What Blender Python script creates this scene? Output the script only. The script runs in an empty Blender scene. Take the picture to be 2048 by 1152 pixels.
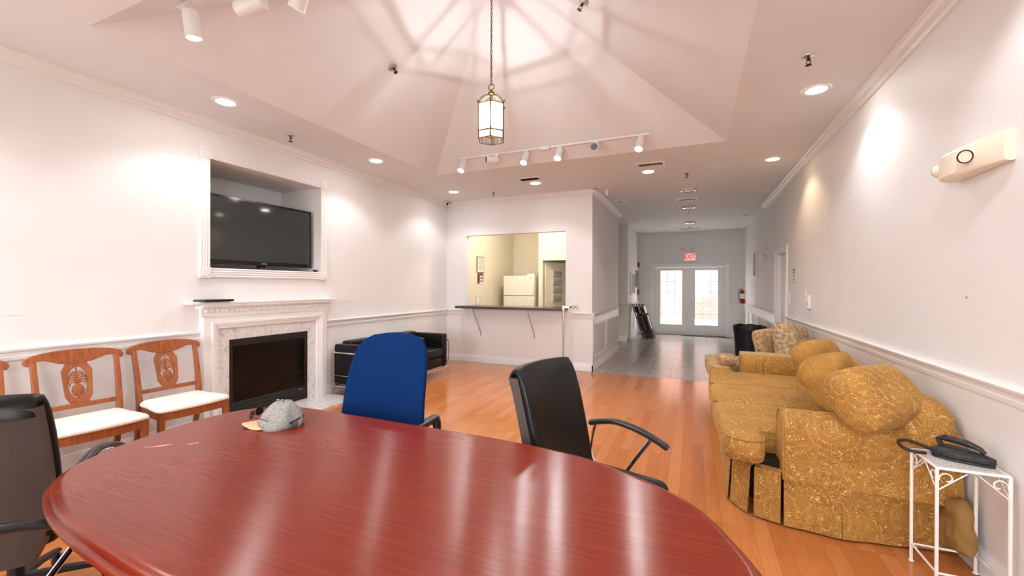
import bpy, bmesh, math, random
from mathutils import Vector, Matrix, noise
from math import sin, cos, pi, radians, sqrt, atan2
random.seed(7)
SC = bpy.context.scene
COL = SC.collection

# ------------------------------------------------------------------ camera
FPX, YAW, PITCH, ROLL = 843.834, 0.4053, -0.0035, 0.0026
CAMZ = 1.426
cy, sy = cos(YAW), sin(YAW); cp, sp = cos(PITCH), sin(PITCH); cr, sr = cos(ROLL), sin(ROLL)
_x = Vector((cy, sy, 0)); _y = Vector((-sy, cy, 0)); _z = Vector((0, 0, 1))
_d = _y * cp + _z * sp; _u = _y * -sp + _z * cp
_r2 = _x * cr + _u * sr; _u2 = _x * -sr + _u * cr
cam = bpy.data.cameras.new('camera'); camo = bpy.data.objects.new('camera', cam); COL.objects.link(camo)
cam.sensor_width = 36; cam.lens = FPX / 2048 * 36; cam.clip_start = 0.02; cam.clip_end = 200
M = Matrix.Identity(4)
for i in range(3):
    M[i][0] = _r2[i]; M[i][1] = _u2[i]; M[i][2] = -_d[i]
M[0][3], M[1][3], M[2][3] = 0, 0, CAMZ
camo.matrix_world = M
SC.camera = camo

# ------------------------------------------------------------------ world, exposure
W = bpy.data.worlds.new('world'); SC.world = W; W.use_nodes = True
bg = W.node_tree.nodes['Background']
bg.inputs[0].default_value = (1.0, 0.99, 0.965, 1); bg.inputs[1].default_value = 14.0
SC.view_settings.view_transform = 'Standard'; SC.view_settings.look = 'None'
SC.view_settings.gamma = 1; SC.view_settings.exposure = 0.2; SC.view_settings.use_curve_mapping = False
CAN_W, TRACK_W, LANTERN_W, KITCHEN_W = 27, 19, 9, 58

# ------------------------------------------------------------------ dimensions
L, R, K, KX, B, H, K2 = -4.404, 1.3275, 7.053, -1.559, 13.5, 3.05, 9.745
YR = -1.25                      # wall behind the camera
RAIL = 0.982
PX0, PX1, PY0, PY1 = -3.475, 0.332, 1.385, 5.25
AP = (-1.60, 3.315, 4.19)

# ------------------------------------------------------------------ materials
def srgb(r, g, b):
    f = lambda c: ((c / 255) / 12.92 if c / 255 <= .04045 else ((c / 255 + .055) / 1.055) ** 2.4)
    return (f(r), f(g), f(b), 1)
MATS = {}
def mat(name, col=(.8, .8, .8, 1), rough=.5, metal=0, **kw):
    if name in MATS: return MATS[name]
    m = bpy.data.materials.new(name); m.use_nodes = True; MATS[name] = m
    b = m.node_tree.nodes['Principled BSDF']
    b.inputs['Base Color'].default_value = col if len(col) == 4 else (*col, 1)
    b.inputs['Roughness'].default_value = rough; b.inputs['Metallic'].default_value = metal
    for k, v in kw.items():
        b.inputs[k.replace('_', ' ')].default_value = v
    return m
def nodes(m):
    nt = m.node_tree
    return nt, nt.nodes['Principled BSDF']
def N(nt, t, **kw):
    n = nt.nodes.new(t)
    for k, v in kw.items():
        if k.startswith('i_'): n.inputs[k[2:].replace('_', ' ')].default_value = v
        else: setattr(n, k, v)
    return n
def coords(nt, scale=(1, 1, 1), rot=(0, 0, 0), kind='Object'):
    tc = N(nt, 'ShaderNodeTexCoord'); mp = N(nt, 'ShaderNodeMapping')
    mp.inputs['Scale'].default_value = scale; mp.inputs['Rotation'].default_value = rot
    nt.links.new(tc.outputs[kind], mp.inputs[0]); return mp.outputs[0]
def ramp(nt, src, stops):
    r = N(nt, 'ShaderNodeValToRGB')
    while len(r.color_ramp.elements) < len(stops): r.color_ramp.elements.new(.5)
    for e, (p, c) in zip(r.color_ramp.elements, stops):
        e.position = p; e.color = c if len(c) == 4 else (*c, 1)
    nt.links.new(src, r.inputs[0]); return r.outputs[0]
def mixc(nt, fac, a, b, mode='MIX'):
    n = N(nt, 'ShaderNodeMix', data_type='RGBA', blend_type=mode)
    for s, v in ((0, fac), (6, a), (7, b)):
        if hasattr(v, 'links'): nt.links.new(v, n.inputs[s])
        else: n.inputs[s].default_value = v
    return n.outputs[2]
def bump(nt, b, src, strength=.2, dist=.005):
    n = N(nt, 'ShaderNodeBump'); n.inputs['Strength'].default_value = strength; n.inputs['Distance'].default_value = dist
    nt.links.new(src, n.inputs['Height']); nt.links.new(n.outputs[0], b.inputs['Normal'])
def noisy(name, c1, c2, scale, rough=.5, metal=0, bstr=0, bdist=.003, stretch=(1, 1, 1), detail=4, **kw):
    m = mat(name, c1, rough, metal, **kw); nt, b = nodes(m)
    t = N(nt, 'ShaderNodeTexNoise'); t.inputs['Scale'].default_value = scale; t.inputs['Detail'].default_value = detail
    nt.links.new(coords(nt, stretch), t.inputs['Vector'])
    nt.links.new(ramp(nt, t.outputs[0], [(.3, c1), (.7, c2)]), b.inputs['Base Color'])
    if bstr: bump(nt, b, t.outputs[0], bstr, bdist)
    return m

m_wall = noisy('wall_paint', (.79, .78, .785), (.81, .80, .805), 3, .55, bstr=.02)
m_ceil = noisy('ceiling_paint', (.80, .795, .815), (.82, .815, .835), 3, .7, bstr=.02)
m_trim = mat('white_trim', (.83, .825, .83, 1), .32)
m_kwall = noisy('kitchen_warm_lit_paint', (.76, .70, .59), (.78, .72, .61), 3, .6)  # same paint as the other walls, warm kitchen light put into its colour
m_white = mat('white_metal', (.83, .82, .81, 1), .35)
m_plast = mat('ivory_plastic', srgb(240, 228, 208), .35)
m_black = mat('black_plastic', (.012, .012, .013, 1), .35)
m_dark = mat('opening_shade', (.006, .005, .005, 1), .8)  # near-black colour painted for the shade inside openings
m_chrome = mat('chrome', (.85, .85, .86, 1), .09, 1)
m_steel = mat('brushed_steel', (.62, .61, .6, 1), .3, 1)
m_brass = mat('brass', srgb(205, 170, 90), .22, 1)
m_abrass = mat('antique_brass', srgb(120, 105, 60), .3, 1)
m_leather = noisy('black_leather', (.006, .006, .0065), (.010, .0095, .0095), 220, .32, bstr=.12, bdist=.001, Specular_IOR_Level=.22)
m_shell = noisy('chair_rear_sheen_leather', (.055, .047, .042), (.07, .06, .054), 260, .42, bstr=.1, bdist=.001)  # black leather, its colour lightened to stand for the room's reflection
m_blue = noisy('blue_fabric', srgb(5, 34, 78), srgb(9, 44, 94), 300, .95, bstr=.2, bdist=.001, Specular_IOR_Level=.1)
m_oak = noisy('chair_oak', srgb(132, 68, 34), srgb(164, 94, 52), 9, .35, stretch=(6, 6, 1), bstr=.03)
m_cream = noisy('cream_upholstery', (.80, .77, .72), (.86, .84, .80), 60, .85, bstr=.1)
m_firebox = mat('firebox_black', (.008, .007, .007, 1), .45)
m_fireglass = mat('firebox_glass', (.007, .005, .004, 1), .12, Specular_IOR_Level=.22)
m_screen = mat('tv_screen', (.040, .046, .048, 1), .06)
m_gloss = mat('gloss_black', (.008, .008, .009, 1), .12)
m_iron = noisy('cast_iron', (.010, .010, .011), (.045, .045, .048), 60, .5, .3, bstr=.5, bdist=.002)
m_redlit = mat('exit_red', (.9, .05, .06, 1), .4, Emission_Color=(1, .015, .03, 1), Emission_Strength=1.1)
m_lamp = mat('lamp_lens', (1, 1, 1, 1), .3, Emission_Color=(1, .97, .92, 1), Emission_Strength=60)
m_lampd = mat('dim_lamp_lens', (1, 1, 1, 1), .3, Emission_Color=(1, .98, .95, 1), Emission_Strength=2)
m_lampt = mat('track_lamp_lens', (1, 1, 1, 1), .3, Emission_Color=(1, .98, .95, 1), Emission_Strength=160)
m_lampw = mat('warm_lamp_lens', (1, 1, 1, 1), .3, Emission_Color=(1, .74, .42, 1), Emission_Strength=30)
m_bulb = mat('lantern_bulb', (1, 1, 1, 1), .3, Emission_Color=(1, .97, .9, 1), Emission_Strength=60)
m_refl = mat('lamp_reflector', (.75, .74, .72, 1), .2, .6)
m_red = mat('red_enamel', srgb(150, 20, 22), .35)
m_redd = mat('alarm_red', srgb(140, 30, 20), .4)
m_bag = noisy('trash_bag', (.006, .006, .012), (.012, .012, .022), 14, .3, bstr=.6, bdist=.02)
m_grey = mat('grey_plastic', srgb(150, 146, 140), .5)
m_paper = mat('paper', (.82, .81, .79, 1), .7)
m_ink = mat('ink', (.03, .03, .03, 1), .6)
m_fridge = mat('fridge_white', (.80, .77, .70, 1), .35)
m_counter = noisy('counter_laminate', srgb(62, 58, 58), srgb(82, 76, 74), 120, .22)
m_brown = mat('brown_metal', srgb(58, 40, 36), .4, .4)
m_slit_shade = mat('slit_shade', srgb(34, 22, 10), .9)  # shade of the skirt slits painted as a dark sofa base
m_lens = mat('dark_lens', (.01, .01, .012, 1), .1)

def glass_mat(name, tint=(1, 1, 1, 1), gloss=.12, rough=.02):
    m = bpy.data.materials.new(name); m.use_nodes = True; nt = m.node_tree
    nt.nodes.remove(nt.nodes['Principled BSDF']); out = nt.nodes['Material Output']
    t = N(nt, 'ShaderNodeBsdfTransparent'); t.inputs[0].default_value = tint
    g = N(nt, 'ShaderNodeBsdfGlossy'); g.inputs['Roughness'].default_value = rough
    mx = N(nt, 'ShaderNodeMixShader'); mx.inputs[0].default_value = gloss
    nt.links.new(t.outputs[0], mx.inputs[1]); nt.links.new(g.outputs[0], mx.inputs[2]); nt.links.new(mx.outputs[0], out.inputs[0])
    return m
m_glass = glass_mat('window_glass', gloss=.06)
m_lglass = glass_mat('lantern_glass', (.97, .99, 1, 1), .10)
nt = m_lglass.node_tree; mx = [n for n in nt.nodes if n.type == 'MIX_SHADER'][0]; tl = N(nt, 'ShaderNodeBsdfTranslucent'); tl.inputs[0].default_value = (.95, .97, 1, 1)
tr = [n for n in nt.nodes if n.type == 'BSDF_TRANSPARENT'][0]; en = N(nt, 'ShaderNodeTexNoise'); en.inputs['Scale'].default_value = 1; en.inputs['Detail'].default_value = 1
nt.links.new(coords(nt, (42, 42, 2.5)), en.inputs['Vector']); nt.links.new(ramp(nt, en.outputs[0], [(.40, (.38, .39, .40)), (.56, (.95, .96, .97))]), tr.inputs[0])   # etched stripes, added to throw light streaks on the vault
m2 = N(nt, 'ShaderNodeMixShader'); m2.inputs[0].default_value = .16
nt.links.new(mx.outputs[0], m2.inputs[1]); nt.links.new(tl.outputs[0], m2.inputs[2]); nt.links.new(m2.outputs[0], nt.nodes['Material Output'].inputs[0])
m_bottle = glass_mat('bottle_plastic', (.94, .95, .95, 1), .22, .1)

# hardwood floor: boards along Y
m_floor = mat('hardwood', rough=.2); nt, b = nodes(m_floor)
v = coords(nt, (1, 1, 1), (0, 0, pi / 2))
br = N(nt, 'ShaderNodeTexBrick'); br.offset = .37; br.offset_frequency = 3
for k, val in (('Scale', 1), ('Mortar Size', .0007), ('Brick Width', .95), ('Row Height', .083), ('Mortar Smooth', .1), ('Bias', .0)): br.inputs[k].default_value = val
br.inputs['Color1'].default_value = srgb(200, 130, 78); br.inputs['Color2'].default_value = srgb(184, 111, 60); br.inputs['Mortar'].default_value = srgb(146, 82, 42)
nt.links.new(v, br.inputs['Vector'])
g = N(nt, 'ShaderNodeTexNoise'); g.inputs['Scale'].default_value = 6; g.inputs['Detail'].default_value = 6
nt.links.new(coords(nt, (9, .9, 1)), g.inputs['Vector'])
gc = ramp(nt, g.outputs[0], [(.25, (.90, .88, .85)), (.75, (1.05, 1.04, 1.03))])
nt.links.new(mixc(nt, 1, br.outputs['Color'], gc, 'MULTIPLY'), b.inputs['Base Color'])
g2 = N(nt, 'ShaderNodeTexNoise'); g2.inputs['Scale'].default_value = 1.2
nt.links.new(coords(nt, (3, .5, 1)), g2.inputs['Vector'])
nt.links.new(ramp(nt, g2.outputs[0], [(.3, (.11,) * 3), (.8, (.22,) * 3)]), b.inputs['Roughness'])
bump(nt, b, br.outputs['Fac'], -.12, .001)
# tile floor
m_tile = mat('grey_tile', rough=.25); nt, b = nodes(m_tile)
br = N(nt, 'ShaderNodeTexBrick'); br.offset = 0
for k, val in (('Scale', 1), ('Mortar Size', .005), ('Brick Width', .333), ('Row Height', .333), ('Mortar Smooth', .2)): br.inputs[k].default_value = val
br.inputs['Color1'].default_value = srgb(168, 161, 154); br.inputs['Color2'].default_value = srgb(154, 147, 140); br.inputs['Mortar'].default_value = srgb(76, 70, 66)
nt.links.new(coords(nt), br.inputs['Vector'])
g = N(nt, 'ShaderNodeTexNoise'); g.inputs['Scale'].default_value = 14; nt.links.new(coords(nt), g.inputs['Vector'])
nt.links.new(mixc(nt, 1, br.outputs['Color'], ramp(nt, g.outputs[0], [(.3, (.9,) * 3), (.7, (1.08,) * 3)]), 'MULTIPLY'), b.inputs['Base Color'])
bump(nt, b, br.outputs['Fac'], -.4, .002)
# mahogany table
m_table = mat('mahogany', rough=.2); nt, b = nodes(m_table)
g = N(nt, 'ShaderNodeTexNoise'); g.inputs['Scale'].default_value = 6; g.inputs['Detail'].default_value = 8
nt.links.new(coords(nt, (.6, 16, 16), (0, 0, .06)), g.inputs['Vector'])
nt.links.new(ramp(nt, g.outputs[0], [(.25, srgb(108, 29, 12)), (.5, srgb(122, 36, 15)), (.75, srgb(132, 43, 20))]), b.inputs['Base Color'])
w = N(nt, 'ShaderNodeTexNoise'); w.inputs['Scale'].default_value = 9; w.inputs['Detail'].default_value = 3
nt.links.new(coords(nt, (1.5, 32, 1), (0, 0, .06)), w.inputs['Vector'])
bump(nt, b, w.outputs[0], .008, .0008)
b.inputs['IOR'].default_value = 1.5; b.inputs['Anisotropic'].default_value = .85
tg = N(nt, 'ShaderNodeCombineXYZ'); tg.inputs[0].default_value = -.27; tg.inputs[1].default_value = .97
nt.links.new(tg.outputs[0], b.inputs['Tangent'])
nt.links.new(ramp(nt, w.outputs[0], [(.3, (.215,) * 3), (.75, (.26,) * 3)]), b.inputs['Roughness'])
# marble
m_marble = mat('marble', rough=.15); nt, b = nodes(m_marble)
g = N(nt, 'ShaderNodeTexNoise'); g.inputs['Scale'].default_value = 16; g.inputs['Detail'].default_value = 9; g.inputs['Distortion'].default_value = 1.4
nt.links.new(coords(nt), g.inputs['Vector'])
nt.links.new(ramp(nt, g.outputs[0], [(.28, (.50, .49, .49)), (.45, (.72, .71, .70)), (.75, (.82, .81, .81))]), b.inputs['Base Color'])
# damask upholstery
def damask(name, base1, base2, line, scale=1.0, rough=.85, contrast=1.0):
    m = mat(name, rough=rough); nt, b = nodes(m)
    co = coords(nt, (scale,) * 3)
    d = N(nt, 'ShaderNodeTexNoise'); d.inputs['Scale'].default_value = 13; d.inputs['Detail'].default_value = 1.5; d.inputs['Distortion'].default_value = 1.6
    nt.links.new(co, d.inputs['Vector'])
    w = N(nt, 'ShaderNodeMath', operation='MULTIPLY'); w.inputs[1].default_value = 44; nt.links.new(d.outputs[0], w.inputs[0])
    sn = N(nt, 'ShaderNodeMath', operation='SINE'); nt.links.new(w.outputs[0], sn.inputs[0])
    ab = N(nt, 'ShaderNodeMath', operation='ABSOLUTE'); nt.links.new(sn.outputs[0], ab.inputs[0])
    f1 = ramp(nt, ab.outputs[0], [(.2, (1, 1, 1)), (.62, (0, 0, 0))])
    vo = N(nt, 'ShaderNodeTexVoronoi', feature='F1'); vo.inputs['Scale'].default_value = 4.6; nt.links.new(co, vo.inputs['Vector'])
    w2 = N(nt, 'ShaderNodeMath', operation='MULTIPLY'); w2.inputs[1].default_value = 34; nt.links.new(vo.outputs['Distance'], w2.inputs[0])
    s2 = N(nt, 'ShaderNodeMath', operation='SINE'); nt.links.new(w2.outputs[0], s2.inputs[0])
    f2 = ramp(nt, s2.outputs[0], [(.1, (.5,) * 3), (.6, (1, 1, 1))])
    n3 = N(nt, 'ShaderNodeTexNoise'); n3.inputs['Scale'].default_value = 40; n3.inputs['Detail'].default_value = 3; nt.links.new(co, n3.inputs['Vector'])
    f3 = ramp(nt, n3.outputs[0], [(.36, (.3,) * 3), (.54, (1, 1, 1))])
    f = mixc(nt, 1, f1, f2, 'MULTIPLY'); f = mixc(nt, .85, f, f3, 'MULTIPLY')
    n4 = N(nt, 'ShaderNodeTexNoise'); n4.inputs['Scale'].default_value = 5; nt.links.new(co, n4.inputs['Vector'])
    base = ramp(nt, n4.outputs[0], [(.35, base1), (.65, base2)])
    f = mixc(nt, 1, f, (contrast,) * 3 + (1,), 'MULTIPLY')
    nt.links.new(mixc(nt, f, base, line), b.inputs['Base Color'])
    b.inputs['Sheen Weight'].default_value = .35; b.inputs['Sheen Roughness'].default_value = .4
    b.inputs['Sheen Tint'].default_value = line
    bump(nt, b, f, .35, .003)
    return m
m_gold = damask('gold_damask', srgb(144, 96, 30), srgb(162, 114, 42), srgb(222, 184, 118), 1.0, contrast=1.0)
m_goldp = damask('gold_velvet', srgb(150, 102, 34), srgb(170, 124, 52), srgb(206, 166, 96), 1.1, contrast=.7)
m_beige = damask('beige_damask', srgb(176, 146, 104), srgb(190, 160, 118), srgb(214, 190, 150), 1.0, contrast=.8)
m_furry = noisy('furry_fabric', srgb(136, 112, 80), srgb(216, 192, 156), 26, .95, bstr=.9, bdist=.02, detail=6)
m_ruffle = noisy('ruffle_fabric', srgb(150, 108, 66), srgb(214, 184, 138), 30, .95, bstr=.8, bdist=.02)
m_bagcl = noisy('tan_pillow', srgb(130, 98, 48), srgb(168, 132, 76), 8, .8, bstr=.3)
m_capg = noisy('cap_fabric', srgb(120, 120, 118), srgb(156, 154, 150), 90, .9, bstr=.25, bdist=.001)
m_capt = noisy('cap_tan', srgb(196, 160, 124), srgb(208, 172, 136), 90, .9)
m_capd = mat('cap_strap', srgb(72, 78, 76), .6)
m_brick = mat('brick', rough=.85); nt, b = nodes(m_brick)
br = N(nt, 'ShaderNodeTexBrick'); br.inputs['Scale'].default_value = 1; br.inputs['Brick Width'].default_value = .24; br.inputs['Row Height'].default_value = .08; br.inputs['Mortar Size'].default_value = .008
br.inputs['Color1'].default_value = srgb(120, 70, 58); br.inputs['Color2'].default_value = srgb(132, 80, 66); br.inputs['Mortar'].default_value = srgb(140, 132, 126)
nt.links.new(coords(nt, rot=(pi / 2, 0, 0)), br.inputs['Vector']); nt.links.new(br.outputs['Color'], b.inputs['Base Color'])
m_pave = noisy('paving', srgb(150, 147, 140), srgb(166, 162, 156), 4, .9)
m_teal = mat('teal_paint', srgb(84, 100, 104), .5)
m_wrought = mat('white_rail_paint', (.8, .8, .8, 1), .4)

# ------------------------------------------------------------------ mesh helpers
def BM(): return bmesh.new()
def box(bm, x0, x1, y0, y1, z0, z1):
    vs = [bm.verts.new((x, y, z)) for x in (x0, x1) for y in (y0, y1) for z in (z0, z1)]
    for f in ((0, 1, 3, 2), (4, 6, 7, 5), (0, 4, 5, 1), (2, 3, 7, 6), (0, 2, 6, 4), (1, 5, 7, 3)): bm.faces.new([vs[i] for i in f])
    return vs
def quad(bm, *ps): return bm.faces.new([bm.verts.new(p) for p in ps])
def rings(bm, rs, caps=True, closed=True, loop=False):
    V = [[bm.verts.new(p) for p in r] for r in rs]; n = len(V[0])
    for a, b in list(zip(V, V[1:])) + ([(V[-1], V[0])] if loop else []):
        for i in range(n if closed else n - 1):
            j = (i + 1) % n
            try: bm.faces.new((a[i], a[j], b[j], b[i]))
            except ValueError: pass
    if caps and not loop:
        for r in (V[0][::-1], V[-1]):
            try: bm.faces.new(r)
            except ValueError: pass
    return V
def tube(bm, pts, r, seg=8, flat=1.0, loop=False, up=None):
    pts = [Vector(p) for p in pts]; n = len(pts); rs = []
    rad = r if isinstance(r, (list, tuple)) else [r] * n
    prev = Vector(up) if up else None
    for i, p in enumerate(pts):
        if loop: t = pts[(i + 1) % n] - pts[i - 1]
        else: t = pts[min(i + 1, n - 1)] - pts[max(i - 1, 0)]
        t.normalize()
        if prev is None:
            prev = Vector((0, 0, 1)) if abs(t.z) < .9 else Vector((1, 0, 0))
        a = prev - t * prev.dot(t)
        if a.length < 1e-5: a = t.orthogonal()
        a.normalize(); prev = a.copy(); c = t.cross(a)
        rs.append([p + (a * cos(2 * pi * k / seg) * flat + c * sin(2 * pi * k / seg)) * rad[i] for k in range(seg)])
    rings(bm, rs, loop=loop)
def lathe(bm, prof, c=(0, 0, 0), seg=20, axis='z', caps=True):
    rs = []
    for r, h in prof:
        ring = []
        for k in range(seg):
            a = 2 * pi * k / seg; p = (r * cos(a), r * sin(a), h)
            if axis == 'x': p = (h, p[0], p[1])
            if axis == 'y': p = (p[1], h, p[0])
            ring.append((c[0] + p[0], c[1] + p[1], c[2] + p[2]))
        rs.append(ring)
    rings(bm, rs, caps)
def ellip(bm, c, r, u=14, v=8):
    rs = []
    for i in range(v + 1):
        t = -pi / 2 + pi * i / v; q = max(cos(t), .02)
        rs.append([(c[0] + r[0] * q * cos(2 * pi * k / u), c[1] + r[1] * q * sin(2 * pi * k / u), c[2] + r[2] * sin(t)) for k in range(u)])
    rings(bm, rs)
def catmull(pts, n=6, closed=True):
    out = []; P = [Vector(p) for p in pts]; m = len(P)
    for i in range(m if closed else m - 1):
        g = (lambda k: P[k % m]) if closed else (lambda k: P[max(0, min(m - 1, k))])
        a, b, c, d = g(i - 1), g(i), g(i + 1), g(i + 2)
        for j in range(n):
            t = j / n
            out.append(.5 * ((2 * b) + (c - a) * t + (2 * a - 5 * b + 4 * c - d) * t * t + (3 * b - a - 3 * c + d) * t ** 3))
    if not closed: out.append(P[-1])
    return out
def inset(poly, d):
    n = len(poly); out = []
    area = sum(poly[i][0] * poly[(i + 1) % n][1] - poly[(i + 1) % n][0] * poly[i][1] for i in range(n))
    s = 1 if area > 0 else -1
    for i in range(n):
        a, b, c = Vector(poly[i - 1][:2]), Vector(poly[i][:2]), Vector(poly[(i + 1) % n][:2])
        e1 = (b - a).normalized(); e2 = (c - b).normalized()
        n1 = Vector((-e1.y, e1.x)) * s; n2 = Vector((-e2.y, e2.x)) * s
        m = n1 + n2; m = m / max(m.dot(m) / 2, .3)
        out.append((b.x + m.x * d, b.y + m.y * d))
    return out
def stack(bm, poly, prof, puff=None):
    rs = [[(x, y, z) for x, y in inset(poly, d)] for d, z in prof]
    if puff:
        base = inset(poly, prof[-1][0]); cx = sum(p[0] for p in base) / len(base); cyy = sum(p[1] for p in base) / len(base)
        for s, dz in ((.8, .6), (.55, .88), (.25, 1)):
            rs.append([(cx + (x - cx) * s, cyy + (y - cyy) * s, prof[-1][1] + puff * dz) for x, y in base])
    rings(bm, rs)
def rrect(x0, x1, y0, y1, r, n=5):
    out = []
    for cx, cyy, a0 in ((x1 - r, y0 + r, -90), (x1 - r, y1 - r, 0), (x0 + r, y1 - r, 90), (x0 + r, y0 + r, 180)):
        for i in range(n + 1):
            a = radians(a0 + 90 * i / n); out.append((cx + r * cos(a), cyy + r * sin(a)))
    return out
def rslab(bm, poly, z0, z1, r, n=3, puff=None):
    prof = [(r - r * sin(pi / 2 * i / n), z0 + r - r * cos(pi / 2 * i / n)) for i in range(n + 1)]
    prof += [(r - r * cos(pi / 2 * i / n), z1 - r + r * sin(pi / 2 * i / n)) for i in range(n + 1)]
    stack(bm, poly, prof, puff)
def profile(bm, prof, p0, p1, nrm):
    """wall moulding: prof of (out, z) swept from p0 to p1, out along nrm"""
    nrm = Vector(nrm)
    rs = [[Vector((p[0], p[1], 0)) + nrm * o + Vector((0, 0, z)) for o, z in prof] for p in (p0, p1)]
    rings(bm, rs)
def pillow(bm, w, h, t, n=14, wr=.012, seed=0, corner=.06):
    V = {}
    for s in (1, -1):
        for i in range(n + 1):
            for j in range(n + 1):
                u = -1 + 2 * i / n; v = -1 + 2 * j / n
                e = (max(0, 1 - u ** 4) * max(0, 1 - v ** 4)) ** .42
                k = 1 - corner * (1 - (u * u * v * v)) * (u * u + v * v) / 2
                x = u * w / 2 * (1 - corner * (1 - v * v)) ; z = v * h / 2 * (1 - corner * (1 - u * u))
                x = u * w / 2 * (1 - corner * (v * v) * (1 - abs(u)) * .0 - corner * (1 - abs(v)) * 0)
                nz = noise.noise(Vector((u * 1.6 + seed * 3.1, v * 1.6 + s, seed))) * wr + noise.noise(Vector((u * 4 + seed, v * 4 - s, seed * 2.3))) * wr * .5
                if (i in (0, n) or j in (0, n)) and s < 0: V[(s, i, j)] = V[(1, i, j)]; continue
                rx = 1 - .10 * (v * v) * (u * u)
                V[(s, i, j)] = bm.verts.new((x * rx, s * (e * t / 2) + nz * (1 if e > .1 else 0), z * rx))
    for s in (1, -1):
        for i in range(n):
            for j in range(n):
                bm.faces.new([V[(s, a, c)] for a, c in ((i, j), (i + 1, j), (i + 1, j + 1), (i, j + 1))])
def xf(bm, m): bm.transform(m); return bm
def T(x, y, z): return Matrix.Translation((x, y, z))
def RZ(a): return Matrix.Rotation(a, 4, 'Z')
def RX(a): return Matrix.Rotation(a, 4, 'X')
def RY(a): return Matrix.Rotation(a, 4, 'Y')

def mesh_object(name, bm, m, parent=None, smooth=True, bevel=0, subsurf=0, ang=38):
    bmesh.ops.recalc_face_normals(bm, faces=bm.faces[:])
    me = bpy.data.meshes.new(name); bm.to_mesh(me); bm.free()
    if smooth: me.shade_smooth(); me.set_sharp_from_angle(angle=radians(ang))
    o = bpy.data.objects.new(name, me); COL.objects.link(o)
    for mm in (m if isinstance(m, (list, tuple)) else [m]): me.materials.append(mm)
    if parent is not None: o.parent = parent
    if bevel:
        md = o.modifiers.new('bevel', 'BEVEL'); md.width = bevel; md.segments = 2; md.limit_method = 'ANGLE'
    if subsurf:
        md = o.modifiers.new('subdivision', 'SUBSURF'); md.levels = md.render_levels = subsurf
    return o
def tag(o, label, cat, group=None):
    o['label'] = label; o['category'] = cat
    if group: o['group'] = group
    return o
class Thing:
    def __init__(s, name, label, cat, loc=(0, 0, 0), rz=0, group=None, kind=None):
        s.o = bpy.data.objects.new(name, None); COL.objects.link(s.o)
        s.o.empty_display_size = .1
        s.o.location = loc; s.o.rotation_euler = (0, 0, rz)
        s.inv = (T(*loc) @ RZ(rz)).inverted()
        if kind: s.o['kind'] = kind
        if label: tag(s.o, label, cat, group)
    def part(s, name, bm, m, world=False, parent=None, label=None, **kw):
        if world: bm.transform(s.inv)
        o = mesh_object(name, bm, m, parent or s.o, **kw)
        if label: o['label'] = label
        return o
def solo(name, bm, m, label, cat, loc=(0, 0, 0), rz=0, group=None, world=False, **kw):
    if world: bm.transform((T(*loc) @ RZ(rz)).inverted())
    o = mesh_object(name, bm, m, **kw); o.location = loc; o.rotation_euler = (0, 0, rz)
    return tag(o, label, cat, group)
def struct(name, bm, m, **kw):
    o = mesh_object(name, bm, m, **kw); o['kind'] = 'structure'; return o
def dup(root, loc, rz, label=None, group=None):
    r = root.copy(); COL.objects.link(r); r.location = loc; r.rotation_euler = (0, 0, rz)
    if label: r['label'] = label
    if group: r['group'] = group
    for ch in list(root.children):
        c = ch.copy(); COL.objects.link(c); c.parent = r
        for g in list(ch.children):
            d = g.copy(); COL.objects.link(d); d.parent = c
    return r
def lamp(kind, name, loc, power, parent=None, color=(1, 1, 1), size=.05, spot=120, blend=.6, target=None):
    l = bpy.data.lights.new(name, kind); l.energy = power; l.color = color
    if kind == 'SPOT': l.spot_size = radians(spot); l.spot_blend = blend; l.shadow_soft_size = size
    elif kind == 'POINT': l.shadow_soft_size = size
    else: l.size = size
    o = bpy.data.objects.new(name, l); COL.objects.link(o)
    if parent is not None: o.parent = parent; loc = Vector(loc)
    o.location = loc
    if target is not None:
        o.rotation_euler = (Vector(target) - Vector(loc)).to_track_quat('-Z', 'Y').to_euler()
    return o

# ================================================================== STRUCTURE
TH = .12
def wall_x(bm, x0, x1, y0, y1, holes, z0=0, z1=H):
    """slab between x0..x1 spanning y0..y1 with holes (ya,yb,za,zb)"""
    ys = y0
    for ya, yb, za, zb in sorted(holes):
        if ya > ys: box(bm, x0, x1, ys, ya, z0, z1)
        if za > z0: box(bm, x0, x1, ya, yb, z0, za)
        if zb < z1: box(bm, x0, x1, ya, yb, zb, z1)
        ys = yb
    if ys < y1: box(bm, x0, x1, ys, y1, z0, z1)
def wall_y(bm, y0, y1, x0, x1, holes, z0=0, z1=H):
    xs = x0
    for xa, xb, za, zb in sorted(holes):
        if xa > xs: box(bm, xs, xa, y0, y1, z0, z1)
        if za > z0: box(bm, xa, xb, y0, y1, z0, za)
        if zb < z1: box(bm, xa, xb, y0, y1, zb, z1)
        xs = xb
    if xs < x1: box(bm, xs, x1, y0, y1, z0, z1)

YT = 6.975
bm = BM(); box(bm, L - .2, R + .2, YR - .2, YT, -.1, 0); struct('floor', bm, m_floor)
bm = BM(); box(bm, L - .2, R + .2, YT, B, -.1, 0); struct('floor_tile', bm, m_tile)
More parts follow.
